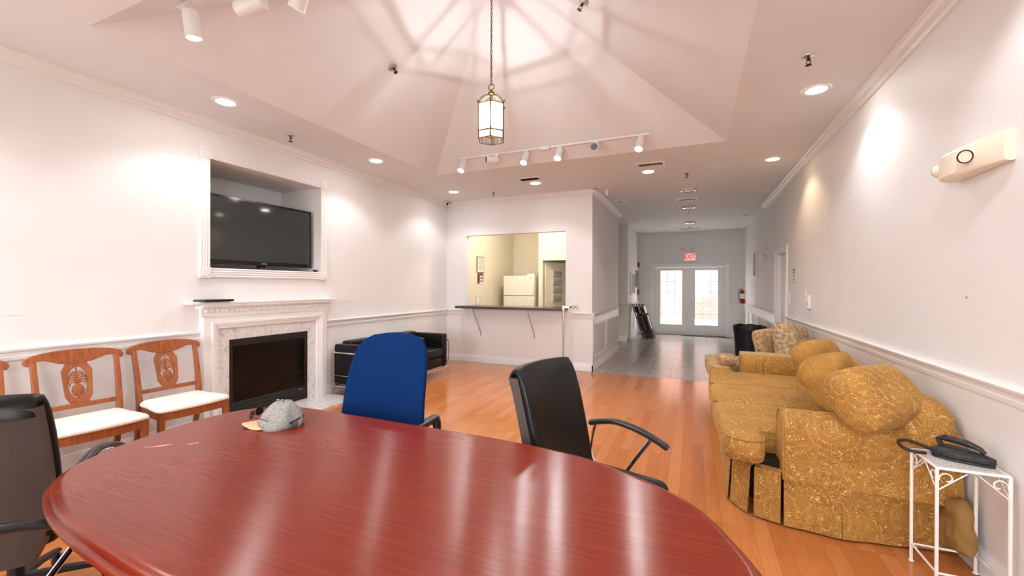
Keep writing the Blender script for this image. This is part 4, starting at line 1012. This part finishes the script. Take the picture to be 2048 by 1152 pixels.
# ------------------------------------------------------------------ office chairs
def office_chair(loc, rz, lb, drop=0):
    t = Thing('office_chair', lb, 'office chair', loc, rz, 'black leather office chairs')
    d = drop
    # seat
    bm = BM(); rslab(bm, rrect(-.25, .25, -.23, .26, .07), .415 - d, .495 - d, .03, 4, puff=.015); t.part('seat', bm, m_leather)
    bm = BM(); rslab(bm, rrect(-.2, .2, -.18, .2, .05), .365 - d, .40 - d, .01); t.part('seat_pan', bm, m_black)
    # backrest pad: padded slab lofted along a J shaped path
    path = [(-.205, .44), (-.215, .52), (-.235, .62), (-.262, .74), (-.292, .86), (-.318, .95), (-.335, .995), (-.350, 1.018), (-.374, 1.020), (-.390, 1.0), (-.392, .955)]
    def path_y(z):
        for (ya, za), (yb, zb) in zip(path, path[1:7]):
            if z <= zb: return ya + (yb - ya) * (z - za) / (zb - za)
        return path[6][0]
    bm = BM(); rs = []; n_ = len(path)
    for i, (y, z) in enumerate(path):
        y0, z0 = path[max(i - 1, 0)]; y1, z1 = path[min(i + 1, n_ - 1)]
        tt = Vector((0, y1 - y0, z1 - z0)).normalized(); nn = Vector((0, tt.z, -tt.y))
        th = .036 if i < 6 else (.030 if i < 8 else .016)
        w_ = .245 - .012 * abs(i - 4) / 6
        ring = []
        for k in range(28):
            a_ = 2 * pi * k / 28; c_, s_ = cos(a_), sin(a_)
            x = w_ * (abs(c_) ** .55) * (1 if c_ > 0 else -1); o_ = th * (abs(s_) ** .6) * (1 if s_ > 0 else -1)
            p = Vector((x, y + .045 * (x / .25) ** 2, z - d)) + nn * o_; ring.append(p)
        rs.append(ring)
    rings(bm, rs); bk = t.part('backrest', bm, m_leather, ang=60)
    bm = BM(); rs = []
    for i in range(12):
        u = i / 11; z = .33 + .66 * u; y = path_y(z) - .058; ww = .236 * (1 - .30 * (1 - u) ** 5)
        rs.append([Vector((x * ww, y + .045 * (x * ww / .25) ** 2 - (.012 if s_ < 0 else -.045), z - d)) for x, s_ in [(-1 + 2 * k / 12, -1) for k in range(13)] + [(1 - 2 * k / 12, 1) for k in range(13)]])
    rings(bm, rs); t.part('rear_shell', bm, m_shell, ang=60)
    # arms
    for s in (-1, 1):
        bm = BM(); x = s * .292
        pts_ = catmull([(x, -.205, .672 - d), (x, -.15, .69 - d), (x, -.05, .708 - d), (x, .07, .69 - d), (x, .16, .66 - d), (x, .225, .628 - d)], 4, False)
        tube(bm, pts_, [.013] + [.022] * (len(pts_) - 2) + [.016], 10, flat=.75, up=(0, 0, 1)); ar = t.part('armrest', bm, m_black)
        bm = BM(); tube(bm, catmull([(x, -.165, .68 - d), (x * 1.0, -.185, .60 - d), (x * .97, -.19, .50 - d), (x * .9, -.13, .425 - d), (x * .6, -.08, .39 - d)], 4, False), .0105, 8)
        tube(bm, catmull([(x, .14, .655 - d), (x * .98, .07, .55 - d), (x * .93, -.0, .44 - d), (x * .6, -.03, .39 - d)], 4, False), .0105, 8); t.part('arm_support', bm, m_chrome, parent=ar)
    bm = BM(); lathe(bm, [(.028, .1), (.028, .24), (.018, .245), (.018, .37 - d)], seg=14); t.part('gas_column', bm, m_black)
    for k in range(5):
        a_ = 2 * pi * k / 5 + .3; c_, s_ = cos(a_), sin(a_)
        bm = BM(); tube(bm, [(.02 * c_, .02 * s_, .115), (.15 * c_, .15 * s_, .105), (.30 * c_, .30 * s_, .075)], [.03, .024, .018], 8, flat=.7, up=(0, 0, 1)); lg = t.part('base_leg', bm, m_black)
        bm = BM(); lathe(bm, [(.004, -.024), (.022, -.022), (.026, -.012), (.026, -.004), (.012, -.003), (.012, .003), (.026, .004), (.026, .012), (.022, .022), (.004, .024)], seg=16, axis='y')
        xf(bm, T(.30 * c_, .30 * s_, .027) @ RZ(a_ + .6)); tube(bm, [(.30 * c_, .30 * s_, .03), (.30 * c_, .30 * s_, .075)], .008, 6); t.part('castor', bm, m_black, parent=lg)
    return t
office_chair((-.40, 1.985, 0), atan2(-.97, -.25), 'black leather office chair on the table far side near the gold sofa')
F1 = atan2(.72, .69)
office_chair((-2.762, .852, 0), F1, 'black leather office chair off the table left end seen from behind', .04)
office_chair((-1.73, .455, 0), atan2(-.6, .8), 'black leather office chair at the table near left corner mostly cropped', .05)

# blue chair
BC = (-1.625, 1.72)
t = Thing('office_chair', 'blue fabric high-back office chair with black arms behind the table', 'office chair', (*BC, 0), pi + radians(3))
bm = BM(); rs = []
outl_ = []
for i in range(25):
    u = i / 24
for q in (0, 1): pass
prof2 = [(.255, .48), (.272, .56), (.278, .66), (.272, .78), (.266, .90), (.256, .99), (.238, 1.055), (.208, 1.10), (.16, 1.128), (.08, 1.141), (.02, 1.145)]
for w_, z in prof2:
    u = (z - .48) / .665; y = -.245 - .10 * u + .025 * sin(pi * u * 1.2)
    th = .045 if z < 1.05 else .045 * sqrt(max(.12, (1.16 - z) / .11))
    rs.append([(w_ * (abs(cos(a_)) ** .5) * (1 if cos(a_) > 0 else -1), y + th * (abs(sin(a_)) ** .8) * (1 if sin(a_) > 0 else -1) + .05 * (w_ * cos(a_) / .27) ** 2, z) for a_ in [2 * pi * k / 28 for k in range(28)]])
rings(bm, rs); t.part('backrest', bm, m_blue, ang=70)
bm = BM(); rslab(bm, rrect(-.26, .26, -.25, .24, .07), .41, .49, .035, 4, puff=.012); t.part('seat', bm, m_blue)
bm = BM(); box(bm, -.04, .04, -.34, -.29, .36, .62); box(bm, -.04, .04, -.33, .05, .36, .40); t.part('back_bracket', bm, m_black, bevel=.008)
for s in (-1, 1):
    bm = BM(); rslab(bm, [(x + s * .27, y) for x, y in rrect(-.028, .028, -.36, -.04, .022)], .645, .68, .012); ar = t.part('armrest', bm, m_black)
    bm = BM(); tube(bm, [(s * .285, -.33, .655), (s * .29, -.34, .55), (s * .285, -.25, .42), (s * .15, -.1, .385)], [.026, .022, .02, .018], 8); t.part('arm_post', bm, m_black, parent=ar)
bm = BM(); lathe(bm, [(.03, .1), (.03, .24), (.02, .245), (.02, .41)], seg=14); t.part('gas_column', bm, m_black)
for k in range(5):
    a_ = 2 * pi * k / 5; c_, s_ = cos(a_), sin(a_)
    bm = BM(); tube(bm, [(.02 * c_, .02 * s_, .115), (.16 * c_, .16 * s_, .10), (.31 * c_, .31 * s_, .075)], [.03, .024, .018], 8); lg = t.part('base_leg', bm, m_black)
    bm = BM(); lathe(bm, [(.004, -.022), (.024, -.018), (.026, 0), (.024, .018), (.004, .022)], seg=14, axis='y'); xf(bm, T(.31 * c_, .31 * s_, .027) @ RZ(a_ + .5)); tube(bm, [(.31 * c_, .31 * s_, .03), (.31 * c_, .31 * s_, .075)], .008, 6); t.part('castor', bm, m_black, parent=lg)

# ------------------------------------------------------------------ dining chairs (face local +Y)
def dining_chair(loc, rz, lb):
    t = Thing('dining_chair', lb, 'dining chair', loc, rz, 'carved wooden dining chairs on the left wall')
    seat = [(-.255, .235), (.255, .235), (.225, -.19), (-.225, -.19)]
    sp_ = catmull([(-.262, .20, 0), (-.20, .245, 0), (0, .262, 0), (.20, .245, 0), (.262, .20, 0), (.24, 0, 0), (.222, -.17, 0), (.12, -.195, 0), (-.12, -.195, 0), (-.222, -.17, 0), (-.24, 0, 0)], 5)
    pl = [(p.x, p.y) for p in sp_]
    bm = BM(); stack(bm, pl, [(.012, .435), (.0, .442), (-.002, .455), (.008, .468), (.03, .480)], puff=.016); t.part('seat', bm, m_cream, ang=60)
    bm = BM(); ap = catmull([(-.245, .20, 0), (-.2, .228, 0), (0, .243, 0), (.2, .228, 0), (.245, .2, 0)], 5, False)
    rs = [[(p.x, p.y, .375), (p.x, p.y, .435), (p.x, p.y - .022, .435), (p.x, p.y - .022, .375)] for p in ap]; rings(bm, rs)
    for s in (-1, 1): rings(bm, [[(s * x, y, z) for x, z in ((a - .011, .375), (a + .011, .375), (a + .011, .435), (a - .011, .435))] for a, y in ((.235, .2), (.21, -.18))])
    box(bm, -.2, .2, -.19, -.168, .375, .435); t.part('seat_rail', bm, m_oak)
    for s in (-1, 1):
        bm = BM(); x = s * .235
        rings(bm, [[(x + dx * w_, .205 + dy * w_, z) for dx, dy in ((-1, -1), (1, -1), (1, 1), (-1, 1))] for z, w_ in ((0, .014), (.2, .017), (.36, .021), (.435, .021))]); t.part('front_leg', bm, m_oak, bevel=.003)
        bm = BM(); x = s * .212
        pth = [(-.27, 0), (-.235, .15), (-.195, .33), (-.182, .45), (-.195, .56), (-.222, .70), (-.258, .84), (-.272, .885)]
        rings(bm, [[(x + dx * .016 + s * .012 * (z / .9), y + dy * w_, z) for dx, dy in ((-1, -1), (1, -1), (1, 1), (-1, 1))] for (y, z), w_ in zip(pth, (.016, .018, .022, .027, .022, .018, .015, .014))]); t.part('rear_leg', bm, m_oak, ang=30, bevel=.002)
    # yoke top rail
    bm = BM(); up = [(-.268, .868), (-.272, .885), (-.262, .905), (-.235, .922), (-.18, .938), (-.1, .948), (0, .952), (.1, .948), (.18, .938), (.235, .922), (.262, .905), (.272, .885), (.268, .868)]
    lo = [(-.256, .855), (-.242, .858), (-.232, .872), (-.215, .884), (-.17, .886), (-.115, .872), (0, .845), (.115, .872), (.17, .886), (.215, .884), (.232, .872), (.242, .858), (.256, .855)]
    lo[5], lo[6], lo[7] = (-.09, .852), (0, .838), (.09, .852)
    rs = []
    for (xa, za), (xb, zb) in zip(up, lo):
        yc = -.272 - .02 * (1 - (xa / .27) ** 2); th = .013
        rs.append([(xa, yc - th - .006, za), (xa, yc + th - .008, za), (xb, yc + th, zb), (xb, yc - th + .002, zb)])
    rings(bm, rs); t.part('top_rail', bm, m_oak, ang=50, bevel=.004)
    bm = BM(); rings(bm, [[(x, y, z) for y, z in ((-.207, .528), (-.187, .528), (-.192, .560), (-.212, .560))] for x in (-.213, .213)]); t.part('cross_rail', bm, m_oak, bevel=.002)
    # pierced splat: octagonal board with oval opening
    def SP(x, z, o=0): return (x, -.204 - (z - .555) * .27 + o - .012 * (1 - (x / .1) ** 2), z)
    bm = BM(); n_ = 40; cz, hh, hw = .70, .15, .078; ou, inn = [], []
    for k in range(n_):
        a_ = 2 * pi * (k + .5) / n_; c_, s_ = cos(a_), sin(a_)
        m_ = max(abs(c_), abs(s_), (abs(c_) + abs(s_)) / 1.62); taper = 1 + .12 * s_
        ou.append((hw * c_ / m_ * taper, cz + hh * s_ / m_)); inn.append((.054 * c_, cz + .006 + .112 * s_))
    rings(bm, [[SP(x, z, .010) for x, z in ou], [SP(x, z, .010) for x, z in inn], [SP(x, z, -.010) for x, z in inn], [SP(x, z, -.010) for x, z in ou]], loop=True)
    sp1 = t.part('splat', bm, m_oak, ang=30)
    bm = BM(); rs = []
    for i in range(11):
        u = -pi / 2 + pi * i / 10; r = .034 * max(cos(u), .06); z = .648 + .046 * sin(u)
        rs.append([SP(r * cos(a_) * (1 + .08 * (((i + k) % 2) * 2 - 1)), z, .4 * r * sin(a_) * (1 + .25 * (((i + k) % 2) * 2 - 1))) for k, a_ in enumerate([2 * pi * j / 16 for j in range(16)])])
    rings(bm, rs); tube(bm, [SP(0, .588, 0), SP(0, .605, 0)], .008, 6); t.part('carved_pineapple', bm, m_oak, parent=sp1, ang=20)
    bm = BM()
    for s in (-1, 1):
        for z0, ln in ((.695, .044), (.712, .05), (.730, .05), (.748, .046), (.766, .036)):
            tube(bm, [SP(0, z0, 0), SP(s * ln * .5, z0 + .016, .002), SP(s * ln * .9, z0 + .004, .002), SP(s * ln * 1.05, z0 - .018, 0)], [.007, .0065, .0055, .003], 6)
    tube(bm, [SP(0, .69, 0), SP(0, .82, 0)], [.009, .004], 6); t.part('carved_frond', bm, m_oak, parent=sp1)
    return t
dc = dining_chair((-3.96, 1.585, 0), -pi / 2 - radians(6), 'carved pineapple-back wooden chair at left behind the black office chair')
dup(dc.o, (-3.975, 2.18, 0), -pi / 2 - radians(4), 'carved pineapple-back wooden chair right beside the fireplace')
dup(dc.o, (-3.99, .985, 0), -pi / 2 - radians(5), 'carved wooden chair at left edge showing only its rail tip')

# ------------------------------------------------------------------ black club chairs
def club(loc, lb):
    t = Thing('club_chair', lb, 'armchair', loc, 0, 'black leather cube armchairs')
    # local: x from 0 (back, wall) to .70 (front), y from 0 to .80
    Wd, Dp = .80, .70
    def cube(nm, x0, x1, y0, y1, z0, z1, r=.025, par=None, puff=None):
        bm = BM(); rslab(bm, rrect(x0, x1, y0, y1, r), z0, z1, r, 3, puff); return t.part(nm, bm, m_leather, parent=par)
    cube('back_cushion', .02, .17, .16, Wd - .16, .14, .69)
    for y0 in (.025, Wd - .15): cube('arm_cushion', .02, Dp - .02, y0, y0 + .125, .14, .66)
    cube('base_cushion', .17, Dp - .03, .15, Wd - .15, .14, .30)
    cube('seat_cushion', .17, Dp - .02, .15, Wd - .15, .30, .44, .03, puff=.01)
    bm = BM(); r = .011
    for x in (.03, Dp):
        for y in (.012, Wd - .012): tube(bm, [(x, y, 0), (x, y, .555)], r, 8)
    for y in (.012, Wd - .012):
        tube(bm, [(.03, y, .555), (Dp, y, .555)], r, 8); tube(bm, [(.03, y, .255), (Dp, y, .255)], .006, 6); tube(bm, [(.03, y, .12), (Dp, y, .12)], r, 8)
        tube(bm, [(Dp, y, .555), (Dp, y + (.05 if y < .4 else -.05) * .6, .555)], r, 8)
    for x in (.03, Dp): tube(bm, [(x, .012, .12), (x, Wd - .012, .12)], r, 8)
    tube(bm, [(.01, .012, .555), (.01, Wd - .012, .555)], r, 8)
    t.part('chrome_frame', bm, m_chrome)
    return t
c1 = club((-4.37, 4.16, 0), 'black leather cube armchair nearer the fireplace half behind the blue chair')
dup(c1.o, (-4.37, 5.145, 0), 0, 'black leather cube armchair nearer the kitchen wall')

# ------------------------------------------------------------------ sofas
def sofa(loc, Ln, mf, mp, name, lb, cats, nc=3, one=False):
    t = Thing(name, lb, cats, loc)
    # local: x = 0 front .. 1.08 back ; y = 0 near outer face .. Ln
    bm = BM(); rslab(bm, rrect(.13, 1.0, .12, Ln - .12, .10), .05, .345, .02); t.part('base', bm, m_slit_shade)
    AX0, AX1 = .285, 1.09
    pr = [(-.022, .285), (.004, .40), (.008, .46), (-.004, .51), (-.016, .56), (-.010, .61), (.022, .65), (.085, .675), (.145, .672), (.195, .645), (.218, .60), (.215, .54), (.205, .48), (.20, .28)]
    for m_ in ((0,) if one else (0, 1)):
        bm = BM(); rs = []
        for x, k in ((AX0, .94), (AX0 + .012, 1.0), (AX0 + .3, 1.0), (AX1 - .2, .985), (AX1, .97)):
            ring = []
            for y, z in pr:
                yy = .11 + (y - .11) * k; zz = .28 + (z - .28) * (.985 if k < .95 else 1) - .02 * max(0, (x - .6))
                ring.append((x, yy if m_ == 0 else Ln - yy, zz))
            rs.append(ring)
        rings(bm, rs); am = t.part('arm', bm, mf, ang=50)
        bm = BM(); ring = [(AX0 - .001, (.11 + (y - .11) * .96) if m_ == 0 else Ln - (.11 + (y - .11) * .96), .28 + (z - .28) * .99) for y, z in pr]; tube(bm, ring, .006, 6); t.part('piping', bm, mp, parent=am)
    # back
    bm = BM(); prb = [(.80, .30), (.82, .55), (.84, .72), (.88, .79), (.95, .815), (1.03, .805), (1.08, .76), (1.085, .66), (1.07, .3)]
    rings(bm, [[(.94 + (x - .94) * k, y, .3 + (z - .3) * (1 - (1 - k) * .9)) for x, z in prb] for y, k in ((.02, .86), (.05, .93), (.14, 1), (Ln - .14, 1), (Ln - .05, .93), (Ln - .02, .86))]); t.part('back', bm, mf, ang=50)
    # skirt with pleat slits
    path = [(1.05, .085), (.56, .015), (.545, .0), (.30, .018), (.285, .025), (.145, .075), (.10, .12), (.035, .21), (.022, .26)]
    segs = [((1.05, .06), (.56, -.03)), ((.56, -.03), (.288, .005)), ((.274, .012), (.138, .055)), ((.112, .072), (.025, .20)), ((.012, .225), (.022, Ln / 3)), ((.022, Ln / 3 + .012), (.022, Ln * 2 / 3)), ((.022, Ln * 2 / 3 + .012), (.022, Ln - .2)),
            ((.03, Ln - .19), (.15, Ln - .02)), ((.165, Ln - .015), (1.05, Ln - .0))]
    for (xa, ya), (xb, yb) in segs:
        bm = BM(); dx, dy = xb - xa, yb - ya; ln = sqrt(dx * dx + dy * dy); nx, ny = -dy / ln, dx / ln
        if nx * (.5 - xa) + ny * (Ln / 2 - ya) > 0: nx, ny = -nx, -ny
        n_ = max(3, int(ln / .05)); rs = []
        for z, fl in ((.315, -.05), (.305, -.008), (.28, -.002), (.15, .006), (.012, .016)):
            rr = [(xa + dx * i / n_ + nx * (fl + .004 * sin(i * 1.7) * (1 if z < .2 else .3)), ya + dy * i / n_ + ny * (fl + .004 * sin(i * 1.7) * (1 if z < .2 else .3)), z) for i in range(n_ + 1)]
            rs.append(rr + [(x - nx * .008, y - ny * .008, z) for x, y, z in rr[::-1]])
        rings(bm, rs); t.part('skirt', bm, mf, ang=60)
    # seat cushions, T shaped at both ends
    x0, xr = -.07, .86; ys = [.0] + [.21 + (Ln - .42) * k / nc for k in range(1, nc)] + [Ln]
    for k in range(nc):
        ya, yb = ys[k] + .004, ys[k + 1] - .004
        if k == 0: poly = [(x0 + .04, ya), (.195, ya - .012), (.20, ya + .215), (xr, ya + .225), (xr, yb), (x0, yb)]
        elif k == nc - 1 and not one: poly = [(x0, ya), (xr, ya), (xr, yb - .225), (.20, yb - .215), (.195, yb), (x0 + .04, yb)]
        else: poly = [(x0, ya), (xr, ya), (xr, yb), (x0, yb)]
        # round corners by subdividing
        P2 = []; m_ = len(poly)
        for i in range(m_):
            a, b_, c = (Vector(poly[i - 1]), Vector(poly[i]), Vector(poly[(i + 1) % m_]))
            conc = (k == 0 and i == 2) or (k == nc - 1 and i == 3 and not one)
            r_ = .11 if (b_.x < .1) else (.006 if conc else .095)
            p = b_ + (a - b_).normalized() * r_; q = b_ + (c - b_).normalized() * r_
            for s_ in (0, .2, .4, .6, .8, 1): w1 = p.lerp(b_, s_); w2 = b_.lerp(q, s_); pp = w1.lerp(w2, s_); P2.append((pp.x, pp.y))
        z0, z1 = .34, .492
        bm = BM(); stack(bm, P2, [(.02, z0), (.004, z0 + .012), (-.006, z0 + .06), (-.004, z1 - .03), (.006, z1 - .012), (.018, z1), (.030, z1 + .006), (.042, z1 + .010)])
        cu = t.part('seat_cushion', bm, mf if k != 0 else mf, ang=50)
        bm = BM(); tube(bm, [(x, y, z1 - .008) for x, y in inset(P2, .002)], .005, 5, loop=True); t.part('piping', bm, mp, parent=cu)
    return t
SG = (.215, 2.95, 0)
sofa(SG, 2.49, m_gold, m_goldp, 'sofa', 'gold damask skirted sofa along the right wall', 'sofa')
sofa((.225, 5.495, 0), .95, m_beige, m_beige, 'chaise', 'beige patterned one-armed chaise beyond the gold sofa on the right wall', 'sofa', 2, True)

def cushion(nm, loc, size, rot, mf, lb, cat, seed, group=None, pipe=True, wr=.014, mp=None):
    t = Thing(nm, lb, cat, loc, 0, group)
    w_, h_, d_ = size; bm = BM(); pillow(bm, w_, h_, d_, 16, wr, seed)
    m4 = Matrix.Rotation(rot[2], 4, 'Z') @ Matrix.Rotation(rot[0], 4, 'X') @ Matrix.Rotation(rot[1], 4, 'Y')
    o = t.part('cover', xf(bm, m4), mf, subsurf=1, ang=80)
    if pipe:
        bm = BM(); pts_ = []
        n_ = 40
        for k in range(n_):
            a_ = 2 * pi * k / n_; c_, s_ = cos(a_), sin(a_); m_ = max(abs(c_), abs(s_)); u, v_ = c_ / m_, s_ / m_; rx = 1 - .10 * u * u * v_ * v_
            pts_.append((u * w_ / 2 * rx * .955, 0, v_ * h_ / 2 * rx * .955))
        tube(bm, pts_, .006, 6, loop=True); t.part('piping', xf(bm, m4), mp or m_goldp)
    return t
gp = 'gold back pillows on the gold sofa'
cushion('throw_pillow', (.975, 3.08, .785), (.60, .40, .29), (radians(-42), radians(2), radians(50)), m_gold, 'gold patterned pillow at near end overlapping the sofa arm', 'pillow', 1, gp)
cushion('throw_pillow', (.94, 3.47, .755), (.66, .50, .28), (radians(-36), radians(8), radians(62)), m_goldp, 'gold crumpled pillow in the middle of the gold sofa', 'pillow', 2.4, gp, wr=.05)
cushion('throw_pillow', (.95, 4.03, .775), (.76, .54, .28), (radians(-28), radians(4), radians(72)), m_goldp, 'gold slumped pillow at far end of the gold sofa', 'pillow', 5.2, gp, wr=.05)
cushion('fur_pillow', (1.06, 5.86, .76), (.62, .56, .28), (radians(-16), radians(6), radians(66)), m_furry, 'large shaggy beige pillow on the beige chaise by the wall', 'pillow', 3.3, None, False, .04)
cushion('fur_pillow', (.86, 6.10, .70), (.34, .46, .2), (radians(-10), radians(-6), radians(30)), m_ruffle, 'narrow brownish shaggy pillow beside the large beige one', 'pillow', 7.7, None, False, .02)
cushion('ruffled_pillow', (.37, 5.60, .565), (.20, .17, .12), (radians(-70), 0, radians(20)), m_ruffle, 'small ruffled pillow lying on the beige chaise front', 'pillow', 9.1, None, False, .02)
cushion('floor_pillow', (1.268, 2.935, .19), (.30, .30, .10), (0, radians(20), radians(84)), m_bagcl, 'tan pillow jammed on the floor between sofa and wall', 'pillow', 4.4, None, False, .02)

# ------------------------------------------------------------------ plant stand, iron and trivet
PS = (1.173, 2.712)
t = Thing('plant_stand', 'white wrought metal plant stand at the near sofa arm', 'plant stand', (*PS, 0))
hx, hy, zt = .124, .124, .585
m_stand = mat('white_enamel', (.84, .84, .83, 1), .35)
for sx in (-1, 1):
    for sy_ in (-1, 1):
        bm = BM(); tube(bm, [(sx * hx, sy_ * hy, .008), (sx * hx, sy_ * hy, zt)], .0075, 8); ellip(bm, (sx * hx, sy_ * hy, .006), (.013, .013, .006), 10, 6); t.part('leg', bm, m_stand)
cs = [(-hx, -hy), (hx, -hy), (hx, hy), (-hx, hy)]
for (xa, ya), (xb, yb) in zip(cs, cs[1:] + cs[:1]):
    for z_, r_ in ((zt, .007), (.095, .0055)):
        bm = BM(); tube(bm, [(xa, ya, z_), (xb, yb, z_)], r_, 6); t.part('rail', bm, m_stand)
bm = BM(); box(bm, -hx, hx, -hy, hy, zt, zt + .005)
m_mesh = noisy('speckled_top', (.25, .25, .25), (.82, .82, .81), 220, .5, detail=1)
t.part('top_panel', bm, m_mesh)
for (xa, ya), (xb, yb) in zip(cs, cs[1:] + cs[:1]):
    d_ = Vector((xb - xa, yb - ya, 0)).normalized()
    for base, dd in ((Vector((xa, ya, 0)), d_), (Vector((xb, yb, 0)), -d_)):
        bm = BM()
        sc = []
        for k in range(18):
            u = k / 17; a_ = -.3 + u * 5.2; r = .030 * (1 - u * .62)
            sc.append(base + dd * (.036 - r * cos(a_)) + Vector((0, 0, zt - .045 + r * sin(a_))))
        tube(bm, sc, .0032, 5); tube(bm, [base + Vector((0, 0, zt - .105)), base + dd * .05 + Vector((0, 0, zt - .06)), base + dd * .105 + Vector((0, 0, zt - .012))], .003, 5)
        t.part('scroll', bm, m_stand)
t = Thing('trivet', 'black cast iron trivet with hooked handle under the flat iron', 'trivet', (1.20, 2.74, zt + .0055), radians(0))
bm = BM(); sh = lambda s, w_: [(x * s, y * s) for x, y in [(p.x, p.y) for p in catmull([(-.085, -.062, 0), (-.09, .0, 0), (-.085, .062, 0), (-.01, .066, 0), (.07, .035, 0), (.115, 0, 0), (.07, -.035, 0), (-.01, -.066, 0)], 5)]]
ang_ = radians(-42)
bm = BM(); rslab(bm, sh(1, 0), 0, .012, .003); pm = t.part('plate', xf(bm, RZ(ang_)), m_iron)
bm = BM(); pts_ = [(-.08, .03, .01), (-.13, .05, .03), (-.19, .045, .045), (-.225, .02, .04), (-.225, -.02, .03), (-.19, -.045, .02), (-.135, -.04, .018)]
tube(bm, catmull(pts_, 5, False), .008, 8); t.part('hook_handle', xf(bm, RZ(radians(-8))), mat('rusty_iron', srgb(52, 36, 32), .7, .2))
t = Thing('flat_iron', 'antique black cast iron flat iron resting on the plant stand', 'iron', (1.20, 2.74, zt + .019), ang_)
bm = BM(); rslab(bm, sh(1.02, 0), 0, .028, .004); t.part('sole', bm, m_iron)
bm = BM(); rings(bm, [[(x, y, z) for x, y in sh(s_, 0)] for s_, z in ((.92, .028), (.75, .036), (.45, .04))]); t.part('body', bm, m_iron)
bm = BM(); tube(bm, [(-.07, 0, .035), (-.085, 0, .062), (-.06, 0, .076), (.02, 0, .072), (.065, 0, .058), (.08, 0, .042)], [.011, .012, .016, .016, .012, .009], 10); t.part('handle', bm, m_iron)
